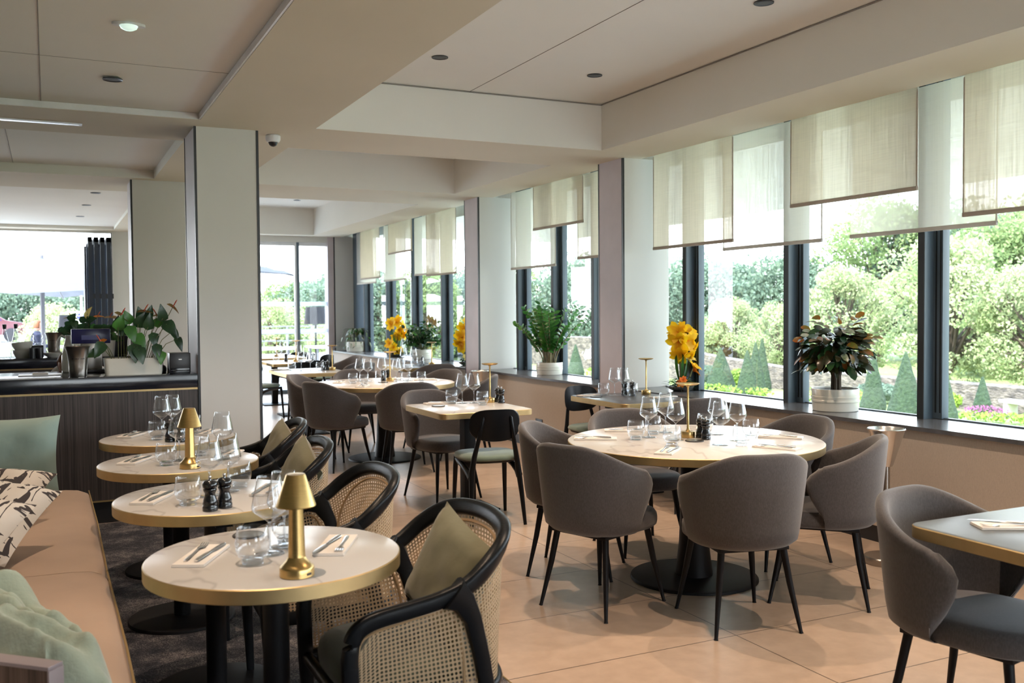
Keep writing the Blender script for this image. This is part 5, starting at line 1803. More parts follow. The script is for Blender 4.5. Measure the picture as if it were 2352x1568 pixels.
LV2 += [(x_ * 0.02, x_ * 0.03, rv(-0.05, 0.02), rv(0.18, 0.28), rv(0.10, 0.13), rv(0.07, 0.09), rv(-80, 80), None) for x_ in range(-9, 10)]
FL2 = [(-0.12, -0.185, -0.02, 0.40, 160, 'bronze', 0.13), (-0.02, -0.04, -0.02, 0.44, 80, 'yellowp', 0.13), (0.04, 0.055, -0.02, 0.41, 20, 'orange', 0.12), (0.12, 0.17, -0.02, 0.40, 10, 'bronze', 0.12), (0.15, 0.24, 0.0, 0.39, -20, 'bronze', 0.12)]
anthurium((0.40, 10.72, 1.0253), 'second long planter with yellow and orange anthuriums behind the till screen', 0.44, FL2, LV2, 9, 0, 0.16)

def pot(t, r, h, mt='ceramic', rings_=True):
    b = MB(); b.use(M[mt])
    prof = [(0.0, 0.0), (r * 0.93, 0.0), (r * 0.96, 0.004)]
    if rings_:
        prof += [(r * 0.985, h * 0.40), (r * 1.005, h * 0.42), (r * 1.005, h * 0.50), (r * 0.99, h * 0.52), (r * 1.005, h * 0.60), (r * 1.008, h * 0.66), (r * 0.99, h * 0.68)]
    prof += [(r, h - 0.004), (r * 0.99, h), (r * 0.955, h), (r * 0.94, h * 0.8)]
    b.lathe(prof, 48)
    b.build('pot', parent=t, angle=30)
    b = MB(); b.use(M['soil'])
    rr_ = r * 0.945
    rings = [[Vector((rr_ * k * math.cos(2 * PI * j / 28), rr_ * k * math.sin(2 * PI * j / 28), h * 0.9 + 0.012 * noise.noise(Vector((k * 5, j, 2))) + 0.008 * (1 - k))) for j in range(28)] for k in (1.0, 0.8, 0.6, 0.4, 0.2, 0.02)]
    b.loft(rings, True, False, True)
    b.build('soil', parent=t)

# dark leaf cactus with orange tips
random.seed(21)
t = thing('pot_plant', 'bushy dark leaved pot plant with orange tinged leaves in a ribbed cream pot', 'pot plant', (4.868, 4.93, 0.7603))
pot(t, 0.158, 0.152)
b = MB(); b.use(M['bark'])
for k in range(14):
    a = rv(0, 2 * PI); r = rv(0.005, 0.045)
    b.tube([(r * math.cos(a), r * math.sin(a), 0.13), (r * 1.0 * math.cos(a), r * 1.0 * math.sin(a), 0.24), (r * 2.2 * math.cos(a + 0.3), r * 2.2 * math.sin(a + 0.3), 0.36)], [0.011, 0.009, 0.005], 7)
b.build('trunk', parent=t)
def strap_leaves(n, fn, mts, name):
    b = MB()
    for k in range(n):
        p, d, L, W, c = fn(k)
        b.use(M[random.choice(mts)]).leaf(p, d, (rv(-0.9, 0.5), rv(-1.2, 0.4), 1), L, W, c, 0.1, 6, 1.3, True)
    b.build(name, parent=t, angle=80)
def f_in(k):
    a = rv(0, 2 * PI); el = rv(-0.1, 1.0)
    r = rv(0.05, 0.20) * (1 - 0.25 * max(0, el))
    p = Vector((r * math.cos(a), r * math.sin(a), 0.32 + 0.20 * el + rv(-0.03, 0.05)))
    d = Vector((math.cos(a), math.sin(a), rv(-0.7, 0.25) if el < 0.6 else rv(-0.1, 0.6)))
    return p, d, rv(0.08, 0.12), rv(0.042, 0.058), rv(0.1, 0.7)
strap_leaves(230, f_in, ['leafdk', 'leafdk', 'leafcl'], 'foliage')
def f_dn(k):
    a = rv(0, 2 * PI); r = rv(0.05, 0.14)
    p = Vector((r * math.cos(a), r * math.sin(a), rv(0.30, 0.38)))
    return p, Vector((0.7 * math.cos(a), 0.5 * math.sin(a), -1.0)), rv(0.07, 0.11), rv(0.030, 0.04), -0.2
strap_leaves(60, f_dn, ['leafdk', 'leafdk', 'leafor'], 'drooping_leaves')
def f_out(k):
    a = rv(0, 2 * PI); r = rv(0.15, 0.24)
    z = rv(0.36, 0.64)
    if z > 0.55: r *= 0.6
    p = Vector((r * math.cos(a), r * math.sin(a), z))
    return p, Vector((math.cos(a), math.sin(a), (z - 0.42) * 3)), rv(0.06, 0.10), rv(0.036, 0.050), rv(0.0, 0.7)
strap_leaves(60, f_out, ['leafor', 'leafor', 'leafva', 'leafdk'], 'outer_leaves')

# tall ZZ style plant
random.seed(4)
t = thing('pot_plant', 'tall glossy green pot plant with feathery stems in a cream pot on the farther sill', 'pot plant', (4.90, 9.16, 0.7603))
pot(t, 0.145, 0.135)
b = MB(); b2 = MB()
for k in range(26):
    a = rv(0, 2 * PI)
    lean = rv(0.10, 0.42)
    H_ = rv(0.42, 0.70) * (1 - 0.25 * lean)
    base = Vector((0.08 * math.cos(a) * rv(0.2, 1), 0.08 * math.sin(a) * rv(0.2, 1), 0.12))
    pts = [base + Vector((math.cos(a) * lean * s ** 1.6 * 0.9, math.sin(a) * lean * s ** 1.6 * 0.9, H_ * s)) for s in [i / 9 for i in range(10)]]
    b2.use(M['stembr']).tube(pts, [0.0085 * (1 - 0.75 * i / 9) for i in range(10)], 7)
    for i in range(19):
        s = 0.30 + 0.70 * i / 18
        idx = s * 9; j = min(int(idx), 8); p = pts[j].lerp(pts[j + 1], idx - j)
        tg = (pts[j + 1] - pts[j]).normalized()
        sd = tg.cross(Vector((math.cos(a), math.sin(a), 0.2))).normalized() * (1 if i % 2 else -1)
        b.use(M['leafzz']).leaf(p, sd * 1.1 + tg * 0.55 + Vector((rv(-0.3, 0.3), rv(-0.3, 0.3), rv(-0.15, 0.2))), (math.cos(a), math.sin(a), 0.6), rv(0.065, 0.095), rv(0.032, 0.044), 0.12, 0.12, 5, 1.15)
b2.build('stems', parent=t, angle=80)
b.build('foliage', parent=t, angle=80)

# clusia and hoya of the end window
random.seed(8)
t = thing('pot_plant', 'round leaved green pot plant on the end window sill beside the yellow orchid', 'pot plant', (4.88, 13.05, 0.7603))
pot(t, 0.145, 0.14)
b = MB(); b2 = MB()
for k in range(34):
    a = rv(0, 2 * PI); el = rv(0.05, 1.35)
    d = Vector((math.cos(a) * math.cos(el), math.sin(a) * math.cos(el), math.sin(el)))
    p0 = Vector((0, 0, 0.13)); L = rv(0.24, 0.34) * (0.85 + 0.35 * math.sin(el))
    b2.use(M['stem']).tube([p0, p0 + d * L * 0.5 + Vector((0, 0, 0.05)), p0 + d * L + Vector((0, 0, 0.05))], 0.003, 5)
    for i in range(12):
        s = 0.30 + 0.7 * i / 11
        p = p0 + d * L * s + Vector((0, 0, 0.05))
        q = Vector((rv(-1, 1), rv(-1, 1), rv(-0.3, 1))).normalized()
        b.use(M['leafcl'] if rv(0, 1) < 0.7 else M['leafzz']).leaf(p, q, d, rv(0.06, 0.08), rv(0.045, 0.06), 0.1, 0.15, 4, 1.0)
b2.build('stems', parent=t); b.build('foliage', parent=t, angle=80)
t = thing('pot_plant', 'trailing variegated pot plant at the very end of the window sill', 'pot plant', (4.86, 16.25, 0.7603))
pot(t, 0.18, 0.17)
b = MB(); b2 = MB()
for k in range(40):
    a = rv(0, 2 * PI); R_ = rv(0.14, 0.34)
    pts = [Vector((math.cos(a) * R_ * s, math.sin(a) * R_ * s, 0.15 + 0.34 * s * (1 - s) * 2.4 + (-0.06 if s > 0.8 else 0) + 0.10 * (1 - s) )) for s in [i / 6 for i in range(7)]]
    b2.use(M['stem']).tube(pts, 0.0025, 5)
    for i in range(9):
        s = 0.2 + 0.8 * i / 8; idx = s * 6; j = min(int(idx), 5); p = pts[j].lerp(pts[j + 1], idx - j)
        b.use(M[random.choice(['leafva', 'leafcl', 'leafzz', 'leafva'])]).leaf(p, Vector((math.cos(a) + rv(-0.8, 0.8), math.sin(a) + rv(-0.8, 0.8), rv(-0.9, 0.3))), (0, 0, 1), rv(0.07, 0.10), rv(0.026, 0.036), 0.4, 0.1, 4, 1.2)
b2.build('stems', parent=t); b.build('foliage', parent=t, angle=80)

# flower arrangements
def lily(p, d, s, mt='yellow'):
    b = MB(); b.use(M[mt])
    d = Vector(d).normalized(); o1 = d.orthogonal().normalized(); o2 = d.cross(o1)
    s *= 0.92
    for k in range(7):
        a = 2 * PI * k / 7 + (0.3 if k % 2 else 0)
        side = o1 * math.cos(a) + o2 * math.sin(a)
        b.leaf(Vector(p), d * 0.85 + side * 0.8, d * -0.2 + side * -1.0, s, s * 0.62, 0.45, 0.10, 6, 1.0, True)
    b.use(M['orange'])
    for k in range(3):
        b.tube([Vector(p), Vector(p) + d * s * 0.5 + o1 * 0.008 * (k - 1)], 0.0016, 5)
    return b
def arrangement(loc, label, flowers, seed, s=1.0, big=True):
    random.seed(seed)
    t = thing('flower_arrangement', label, 'flower arrangement', loc, group='yellow flower arrangements on the sills')
    b = MB(); b.use(M['steelb']).lathe([(0.0, 0.0), (0.06 * s, 0.0), (0.10 * s, 0.02), (0.115 * s, 0.045), (0.108 * s, 0.045), (0.09 * s, 0.022), (0.0, 0.016)], 36)
    b.build('bowl', parent=t)
    b = MB()
    for k in range(150):
        a = rv(0, 2 * PI); r = rv(0.0, 0.09) * s
        b.use(M[random.choice(['leafdk', 'leafcl', 'leafzz'])]).leaf((r * math.cos(a), r * math.sin(a), 0.03 + rv(0, 0.10) * s * (1 - r * 6)), (math.cos(a), math.sin(a), rv(-0.2, 0.8)), (0, 0, 1), rv(0.05, 0.09) * s, rv(0.015, 0.03) * s, 0.3, 0.1, 4)
    for k in range(9):
        a = rv(0, 2 * PI)
        b.use(M['leafzz']).leaf((0.02 * math.cos(a), 0.02 * math.sin(a), 0.08), (0.5 * math.cos(a), 0.5 * math.sin(a), 1.0), (math.cos(a), math.sin(a), -0.2), rv(0.22, 0.34) * s, 0.022 * s, 0.25, 0.1, 7)
    b.build('greenery', parent=t, angle=80)
    b = MB(); b.use(M['stem'])
    for (x, y, z, dx, dz, sz, mt) in flowers:
        b.tube([(x * 0.25, y * 0.25, 0.04), (x * 0.7, y * 0.7, z * 0.6), (x, y, z)], 0.0045 * s, 6)
    b.build('stems', parent=t, angle=80)
    for (x, y, z, dx, dz, sz, mt) in flowers:
        lily((x, y, z), (dx, -0.5 if y <= 0 else 0.3, dz), sz, mt).build('flower', parent=t, angle=80)
    return t
F1 = [(-0.04, -0.03, 0.50, -0.8, 0.3, 0.115, 'yellow'), (0.02, -0.04, 0.505, 0.2, 0.7, 0.11, 'yellow'), (0.06, -0.02, 0.455, 0.9, 0.1, 0.11, 'yellow'), (-0.05, -0.05, 0.43, -0.7, -0.3, 0.12, 'yellow'),
      (0.01, -0.06, 0.44, 0.0, -0.1, 0.11, 'yellow'), (0.08, -0.03, 0.36, 0.9, -0.4, 0.10, 'yellow'), (-0.04, -0.05, 0.33, -0.5, -0.5, 0.10, 'yellow'), (0.01, 0.04, 0.47, 0.1, 0.5, 0.11, 'yellow'), (0.0, -0.06, 0.33, 0.2, -0.6, 0.10, 'yellow'),
      (0.03, -0.05, 0.27, 0.2, 0.9, 0.08, 'yellowp'), (0.11, -0.02, 0.17, 0.8, 0.6, 0.085, 'orange'), (0.085, -0.06, 0.20, 0.4, 0.8, 0.08, 'yellow'), (-0.06, -0.08, 0.07, -0.3, 0.2, 0.045, 'orange'), (-0.04, -0.09, 0.10, -0.3, 0.4, 0.04, 'orange')]
arrangement((4.87, 6.72, 0.7603), 'tall yellow lily arrangement on the sill right beside the nearer pier', F1, 31)
F2 = [(0.0, -0.03, 0.52, -0.4, 0.3, 0.13, 'yellow'), (-0.07, -0.03, 0.50, -0.9, 0.1, 0.12, 'yellow'), (0.07, -0.02, 0.48, 0.8, 0.3, 0.12, 'yellow'), (0.02, -0.04, 0.42, 0.2, -0.2, 0.12, 'yellow'), (0.08, -0.03, 0.36, 0.7, -0.5, 0.12, 'yellow'), (0.0, -0.04, 0.34, -0.3, -0.5, 0.11, 'yellow'), (0.12, 0, 0.32, 0.9, -0.5, 0.10, 'yellow'),
      (-0.11, -0.03, 0.20, -0.7, 0.4, 0.10, 'yellow'), (-0.07, -0.06, 0.14, -0.3, 0.2, 0.09, 'yellow'), (-0.03, -0.07, 0.08, 0, 0.2, 0.08, 'yellow'), (0.03, -0.05, 0.09, 0.3, 0.2, 0.08, 'yellow')]
arrangement((4.80, 13.95, 0.7603), 'yellow orchid arrangement in the middle of the end window sill', F2, 32, 1.15)
F3 = [(0.0, -0.03, 0.50, 0.2, 0.5, 0.12, 'yellow'), (-0.04, -0.03, 0.46, -0.7, 0.2, 0.12, 'yellow'), (-0.07, -0.04, 0.36, -0.8, 0.0, 0.13, 'yellow'), (0.02, -0.05, 0.34, 0.2, -0.4, 0.12, 'yellow'), (-0.08, -0.05, 0.28, -0.8, -0.5, 0.13, 'yellow'), (0.0, -0.05, 0.25, 0, -0.5, 0.10, 'yellow'), (-0.02, -0.06, 0.10, -0.2, 0.4, 0.07, 'yellowp')]
arrangement((4.83, 11.28, 0.7603), 'yellow lily arrangement half hidden behind the farther pier', F3, 33, 0.95)
# ------------------------------------------------------------------ garden and terrace
GZ = -1.2
M['lawn'] = mat('lawn_grass', (0.22, 0.28, 0.09), 0.95, nz=(1.2, 0.08), bump=(80, 0.4))
M['gravel'] = mat('pale_terrace_paving', (0.62, 0.60, 0.57), 0.9, nz=(3, 0.05))
M['box'] = mat('clipped_yew', (0.018, 0.034, 0.016), 0.95, nz=(14, 0.3), col2=(0.034, 0.058, 0.026), bump=(14, 1.0, 0.06))
M['hedge'] = foliage('box_hedge_leaf', (0.30, 0.40, 0.06), (0.16, 0.28, 0.05), 0.3, 0.8, 3)
M['stone'] = mat('garden_wall_stone', (0.20, 0.165, 0.135), 0.95, nz=(4, 0.2), col2=(0.07, 0.058, 0.05), bump=(9, 1.0, 0.05), stretch=(1, 1, 2.2))
M['treeA'] = foliage('spring_tree_leaf', (0.17, 0.24, 0.09), (0.26, 0.33, 0.13), 0.45, 0.8, 0.5)
M['treeB'] = foliage('pale_blossom_tree_leaf', (0.42, 0.44, 0.26), (0.30, 0.37, 0.16), 0.45, 0.8, 0.7)
M['treeC'] = foliage('blue_green_tree_leaf', (0.14, 0.20, 0.14), (0.20, 0.265, 0.18), 0.45, 0.8, 0.5)  # leaf tones paled to stand in for haze over distance
M['canvas'] = mat('grey_parasol_canvas', (0.085, 0.087, 0.095), 0.9, trans=0.35)
M['canvasw'] = mat('white_parasol_canvas', (0.155, 0.16, 0.175), 0.9, trans=0.35)
M['alu'] = mat('light_grey_metal', (0.12, 0.12, 0.135), 0.4)

b = MB(); b.use(M['lawn'])
b.quad((-60, 17.3, GZ - 0.05), (-60, 120, GZ - 0.05), (140, 120, GZ - 0.05), (140, 17.3, GZ - 0.05))
b.quad((5.4, -60, GZ - 0.05), (5.4, 17.3, GZ - 0.05), (140, 17.3, GZ - 0.05), (140, -60, GZ - 0.05))
struct('ground', b, label='sunlit lawn of the walled garden')
b = MB(); b.use(M['gravel']).box(-14, 9.5, 17.16, 34, GZ, -0.03)
struct('terrace_floor', b, label='pale paved terrace beyond the glass doors')
b = MB(); b.use(M['gravel']).box(5.35, 13.5, -14, 17.1, GZ - 0.04, GZ + 0.02)  # unseen ground strip, added so warm light bounces up to the blinds
struct('bounce_strip', b, label='pale strip added out of view to bounce light onto the blinds')
b = MB(); b.use(M['plaster']).box(X1, X1 + 0.25, Y0, 17.2, GZ, 0.70)
struct('wall_outer', b)
b = MB(); b.use(mat('white_soffit_boards', (0.90, 0.87, 0.78), 0.9)).box(X1 + 0.20, 9.0, Y0 - 1, 16.8, 2.80, 3.0)
struct('roof_overhang', b, label='pale underside of the roof overhang outside the windows')

def topiary(x, y, h, r, label):
    b = MB(); b.use(M['box'])
    rings = []
    for i in range(22):
        v = i / 21
        rad = r * (1 - v) ** 0.92 + 0.02
        if v < 0.06: rad *= 0.9
        ring = []
        for j in range(30):
            a = 2 * PI * j / 30
            q = rad * (1 + 0.06 * noise.noise(Vector((math.cos(a) * 4, math.sin(a) * 4 + x, v * 9))))
            ring.append(Vector((q * math.cos(a), q * math.sin(a), h * v)))
        rings.append(ring)
    b.loft(rings, True, True, True)
    o = b.build('topiary_cone', angle=80)
    o.location = (x, y, GZ)
    return tag(o, label, 'topiary', 'clipped topiary cones')
topiary(18.7, 23.73, 1.45, 0.54, 'broad clipped cone seen just right of the yellow lilies')
topiary(18.46, 22.19, 1.42, 0.36, 'front one of the three clipped cones huddled together')
topiary(19.32, 22.84, 1.62, 0.34, 'middle one of the three clipped cones huddled together')
topiary(21.0, 24.5, 1.66, 0.30, 'rear right one of the three clipped cones huddled together')
topiary(19.3, 36.5, 0.85, 0.26, 'small clipped cone left of the tall green pot plant')
topiary(19.06, 33.4, 1.26, 0.37, 'clipped cone right of the tall green pot plant')
topiary(18.7, 17.65, 1.55, 0.33, 'clipped cone just right of the dark leaved pot plant')
topiary(18.27, 16.25, 1.60, 0.44, 'big clipped cone left of the rightmost dark mullion')
topiary(18.5, 15.35, 1.30, 0.30, 'clipped cone right behind the rightmost dark mullion')
topiary(20.77, 16.12, 0.92, 0.25, 'small clipped cone before the stone wall at the right')

# garden wall of rubble stone
b = MB(); b.use(M['stone'])
rings = []
for i in range(90):
    y = -14 + i * 0.8
    x = 22.0 + 0.3 * noise.noise(Vector((y * 0.1, 0, 0)))
    h = 0.62 + 0.75 * smooth((y - 22) / 14) + 0.04 * noise.noise(Vector((y * 1.4, 1, 0)))
    rings.append([Vector((x - 0.22, y, GZ - 0.1)), Vector((x - 0.2, y, GZ + h * 0.5)), Vector((x - 0.2, y, GZ + h)), Vector((x, y, GZ + h + 0.05)), Vector((x + 0.2, y, GZ + h)), Vector((x + 0.2, y, GZ - 0.1))])
b.loft(rings, True, True, True)
o = b.build('garden_wall')
tag(o, 'low rubble stone garden wall running behind the clipped cones', 'garden wall', kind='structure')

def leaf_blob(b, c, r, n, size, flat=1.0):
    for k in range(n):
        while True:
            q = Vector((rv(-1, 1), rv(-1, 1), rv(-1, 1)))
            if 0.25 < q.length < 1: break
        q = q.normalized() * (q.length ** 0.5)
        p = Vector(c) + Vector((q.x * r[0], q.y * r[1], q.z * r[2]))
        a = Vector((rv(-1, 1), rv(-1, 1), rv(-1, 1))).normalized() * size * rv(0.6, 1.3)
        d = a.cross(Vector((rv(-1, 1), rv(-1, 1), rv(-1, 1)))).normalized() * size * rv(0.4, 0.8)
        b.quad(p - a, p - d, p + a, p + d)

# hedges
random.seed(11)
def hedge(x0, y0, x1, y1, h, w, label):
    b = MB(); b.use(M['hedge'])
    L = math.hypot(x1 - x0, y1 - y0)
    n = int(L / 0.35)
    core = MB()
    for i in range(n):
        f = i / n
        leaf_blob(b, (x0 + (x1 - x0) * f, y0 + (y1 - y0) * f, GZ + h * 0.5), (w / 2, 0.3, h / 2), 90, 0.055)
    o = b.build('box_hedge', flat=True)
    return tag(o, label, 'hedge', 'low box hedges', 'stuff')
hedge(17.95, 25.5, 18.3, 20.9, 0.38, 0.5, 'low yellow green box hedge between clipped cones and lawn')
hedge(19.4, 20.6, 19.9, 18.4, 0.42, 0.6, 'low box hedge left of the dark leaved pot plant')
hedge(19.3, 32.5, 19.0, 29.0, 0.35, 0.5, 'low box hedge seen past the tall green pot plant')
hedge(19.5, 15.4, 20.6, 13.0, 0.20, 0.7, 'low flower bed edging at the far right of the garden')
b = MB(); b.use(mat('magenta_flower', (0.42, 0.10, 0.28), 0.8, trans=0.3))
leaf_blob(b, (19.85, 15.3, GZ + 0.20), (0.4, 0.55, 0.12), 260, 0.03)
tag(b.build('flower_bed', flat=True), 'magenta and pink flowers massed in the bed at the right', 'flower bed', kind='stuff')
def shrub(x, y, r, h, mt, label, n=900, s=0.07):
    b = MB(); b.use(M[mt]); leaf_blob(b, (x, y, GZ + h * 0.55), (r, r, h * 0.5), n, s)
    return tag(b.build('garden_shrub', flat=True), label, 'shrub', 'small garden shrubs')
shrub(21.2, 25.9, 0.38, 0.55, 'hedge', 'bright yellow green shrub between the broad cone and the three cones')
shrub(21.0, 27.4, 0.6, 0.6, 'treeC', 'blue green shrub left of the broad clipped cone')
shrub(20.9, 19.6, 0.6, 0.5, 'treeC', 'green shrub before the wall left of the dark leaved plant')
shrub(20.6, 17.2, 0.5, 0.45, 'hedge', 'leafy clump between the right mullion and the small cone')
t = thing('stone_bench', 'pale stone garden bench by the wall at the far right', 'bench', (21.05, 15.2, GZ), RAD(80))
b = MB(); b.use(M['ceramic']).box(-0.6, 0.6, -0.2, 0.2, 0.30, 0.38, 0.02); b.build('seat', parent=t)
for sx in (-0.42, 0.42):
    b = MB(); b.use(M['ceramic']).box(sx - 0.07, sx + 0.07, -0.16, 0.16, 0, 0.30, 0.01); b.build('leg', parent=t)

# trees
def make_tree(mt, seed, label, R_=3.0, H_=7.0, blobs=42, per=150, size=0.14, trunk=True):
    random.seed(seed)
    t = thing('tree', label, 'tree', group='trees beyond the garden wall')
    c = MB(); c.use(M[mt])
    w = MB(); w.use(M['bark'])
    w.tube([(0, 0, -0.6), (0.05, 0, H_ * 0.3), (0, 0.05, H_ * 0.6)], [0.16, 0.11, 0.05], 8)
    for k in range(blobs):
        a = rv(0, 2 * PI); el = rv(-0.8, 1.0)
        rr_ = R_ * math.sqrt(max(0.05, 1 - el * el)) * rv(0.45, 1.0)
        p = Vector((rr_ * math.cos(a), rr_ * math.sin(a), H_ * 0.56 + el * H_ * 0.40))
        s = rv(0.6, 1.15) * R_ / 3.0
        leaf_blob(c, p, (s, s, s * 0.75), per, size)
        w.tube([(0, 0, H_ * rv(0.12, 0.4)), p * 0.55 + Vector((0, 0, H_ * 0.18)), p], [0.07, 0.035, 0.012], 5)
    w.build('trunk', parent=t)
    c.build('crown', parent=t, flat=True)
    return t
TA = Kind(make_tree('treeA', 1, 'spring green tree', 3.1, 7.4, 64, 300, 0.085))
TB_ = Kind(make_tree('treeB', 2, 'pale blossoming tree', 2.1, 4.6, 46, 260, 0.065))
TC = Kind(make_tree('treeC', 3, 'blue green tree', 4.0, 7.2, 70, 260, 0.12))
tg = 'trees beyond the garden wall'
def tree(kind, x, y, z, l, a=0.0, s=1.0, g=tg):
    o = kind.put((x, y, z), a, l, g); o.scale = (s, s, s)
    return o
# long window, left to right
tree(TC, 27.5, 42.0, -2.6, 'blue green tree at the left end of the view through the long window', 0.3, 0.82)
tree(TC, 31.0, 40.5, -2.6, 'blue green tree behind the broad clipped cone', 1.3, 0.90)
tree(TC, 32.5, 36.5, -2.6, 'blue green tree behind the three clipped cones', 2.3, 0.88)
tree(TA, 36.5, 34.0, -2.2, 'tall spring green tree left of the dark leaved pot plant', 0.9, 1.16)
tree(TC, 40.5, 33.0, -2.2, 'tall dark tree beyond the dark leaved pot plant', 3.3, 1.15)
tree(TA, 33.0, 24.8, -2.6, 'spring green tree directly behind the dark leaved pot plant', 2.1, 0.98)
tree(TA, 38.0, 24.5, -2.2, 'tall spring green tree left of the rightmost mullion', 4.1, 1.20)
tree(TC, 36.0, 20.5, -2.4, 'blue green tree right behind the rightmost mullion', 1.1, 1.0)
tree(TA, 34.0, 17.5, -2.4, 'spring green tree filling the rightmost pane', 5.2, 1.0)
tree(TC, 40.0, 21.0, -2.4, 'dark branching tree deep in the rightmost pane', 0.1, 1.15)
tree(TB_, 24.8, 27.8, -1.5, 'small pale tree right behind the broad clipped cone', 0.5, 0.66)
tree(TB_, 26.0, 26.0, -1.6, 'pale blossoming tree between the three cones and the mullion', 1.8, 0.95)
tree(TB_, 25.5, 21.0, -1.6, 'pale blossoming tree rising behind the dark leaved pot plant', 3.0, 1.10)
tree(TB_, 26.0, 18.2, -1.6, 'pale blossoming tree left of the rightmost mullion', 4.4, 0.95)
tree(TB_, 25.0, 15.2, -1.7, 'pale blossoming tree over the small cone at the right', 5.5, 0.80)
tree(TB_, 24.6, 30.5, -1.5, 'small pale tree seen over the yellow lilies', 2.5, 0.7)
# farther windows
tree(TA, 24.5, 50.0, -2.4, 'spring green tree behind the tall green pot plant', 3.9, 0.86)
tree(TC, 27.0, 46.0, -2.4, 'blue green tree at the right of the tall green pot plant', 2.0, 0.9)
tree(TC, 21.5, 52.0, -2.4, 'blue green tree left of the tall green pot plant', 5.0, 0.82)
tree(TA, 18.0, 48.0, -2.4, 'spring green tree in the rightmost pane of the end window', 0.7, 0.80)
tree(TC, 16.0, 50.0, -2.4, 'blue green tree behind the orchid in the end window', 1.7, 0.80)
tree(TC, 14.0, 52.0, -2.4, 'blue green tree at the left pane of the end window', 4.7, 0.78)
tree(TA, 12.0, 53.0, -2.6, 'spring green tree right of the parasol through the glass doors', 2.9, 0.76)
tree(TB_, 9.8, 46.0, -2.0, 'pale tree below the parasol through the glass doors', 0.9, 0.85)
tree(TC, 8.0, 54.0, -2.8, 'blue green tree at the left pane of the glass doors', 3.4, 0.78)
tree(TB_, 11.6, 42.0, -2.2, 'pale shrubby tree in the right pane of the glass doors', 5.4, 0.7)
for k, (x, y, l) in enumerate(((-5.5, 74, 'dark green tree under the parasols, leftmost'), (-1.5, 76, 'dark green tree under the parasols, second from left'), (2.4, 75, 'dark green tree under the parasols behind the bar opening'))):
    tree(TC, x, y, -3.2, l, k * 1.7, 0.95, 'trees beyond the terrace')
tree(TB_, 0.15, 33.5, -1.2, 'bare yellowish young tree beside the parasol pole', 0.3, 0.62, 'trees beyond the terrace')

# parasols
def parasol(x, y, ztop, zlow, half, mt, label, rz=0.0, pole=True):
    t = thing('parasol', label, 'parasol', (x, y, -0.03), rz, group='terrace parasols')
    b = MB(); b.use(M[mt])
    rows = []
    n = 12
    for i in range(n + 1):
        row = []
        for j in range(n + 1):
            u = -1 + 2 * i / n; v = -1 + 2 * j / n
            m = max(abs(u), abs(v))
            sag = 0.10 * (1 - min(abs(u), abs(v)) / (m + 1e-6)) * m
            row.append(Vector((u * half, v * half, zlow + (ztop - zlow) * (1 - m) ** 0.9 + sag)))
        rows.append(row)
    b.loft(rows, False)
    b.build('canopy', parent=t, angle=80)
    for sx, sy in ((1, 1), (1, -1), (-1, 1), (-1, -1), (1, 0), (-1, 0), (0, 1), (0, -1)):
        b = MB(); b.use(M['alu']).tube([(0, 0, ztop - 0.06), (sx * half * 0.96, sy * half * 0.96, zlow - 0.03 + (0.10 if sx * sy == 0 else 0))], 0.016, 6)
        b.build('rib', parent=t)
    b = MB(); b.use(M['alu']).tube([(0, 0, 0), (0, 0, ztop + 0.05)], 0.045, 12)
    b.build('pole', parent=t)
    b = MB(); b.use(M['alu']).box(-0.4, 0.4, -0.4, 0.4, 0, 0.08, 0.02)
    b.build('base', parent=t)
parasol(-0.10, 22.2, 2.66, 1.86, 1.65, 'canvasw', 'big white parasol over the terrace seen above the bar', RAD(34))
parasol(-2.0, 28.5, 2.55, 2.15, 1.7, 'canvas', 'second parasol in shade behind the big white one', RAD(10))
parasol(3.0, 22.6, 2.85, 2.32, 1.7, 'canvas', 'grey parasol seen through the glass doors', RAD(24))

# terrace furniture and people
def string_lamp(x, y, z0, r, h, mt, label):
    t = thing('standing_lamp', label, 'standing lamp', (x, y, -0.03), 0, 'terrace standing lamps')
    b = MB(); b.use(M[mt])
    n = 48
    for k in range(n):
        a = 2 * PI * k / n
        b.tube([(r * 0.82 * math.cos(a), r * 0.82 * math.sin(a), z0 + h), (r * math.cos(a), r * math.sin(a), z0)], r * 0.055, 5)
    b.build('string_shade', parent=t)
    b = MB(); b.use(M['blackmetal']).tube([(0, 0, 0), (0, 0, z0 + h - 0.02)], 0.022, 10)
    b.build('pole', parent=t)
    b = MB(); b.use(M['blackmetal']).lathe([(0, 0), (0.22, 0), (0.22, 0.03), (0, 0.035)], 28)
    b.build('base', parent=t)
string_lamp(5.60, 22.0, 1.20, 0.255, 0.40, 'plastic', 'lamp with black string shade outside the glass doors')
string_lamp(0.33, 22.8, 1.12, 0.14, 0.34, 'alu', 'lamp with grey string shade beside the parasol pole')
t = thing('garden_sofa', 'white rounded outdoor chair at the right door pane', 'outdoor chair', (6.25, 22.3, -0.03), RAD(200))
b = MB(); b.use(M['white']).lathe([(0.0, 0.0), (0.22, 0.0), (0.26, 0.3), (0.30, 0.42), (0.34, 0.8), (0.30, 1.35), (0.16, 1.52), (0.0, 1.54)], 32)
b.build('shell', parent=t)
t = thing('terrace_railing', 'metal railing along the terrace edge beyond the glass doors', 'railing', (0, 0, 0))
for z in (0.55, 0.78, 1.0):
    b = MB(); b.use(M['alu']).box(1.5, 9.4, 29.98, 30.02, z - 0.02, z + 0.02); b.build('rail', parent=t)
for k in range(7):
    b = MB(); b.use(M['alu']).box(1.5 + k * 1.3, 1.56 + k * 1.3, 29.97, 30.03, -0.03, 1.02); b.build('post', parent=t)
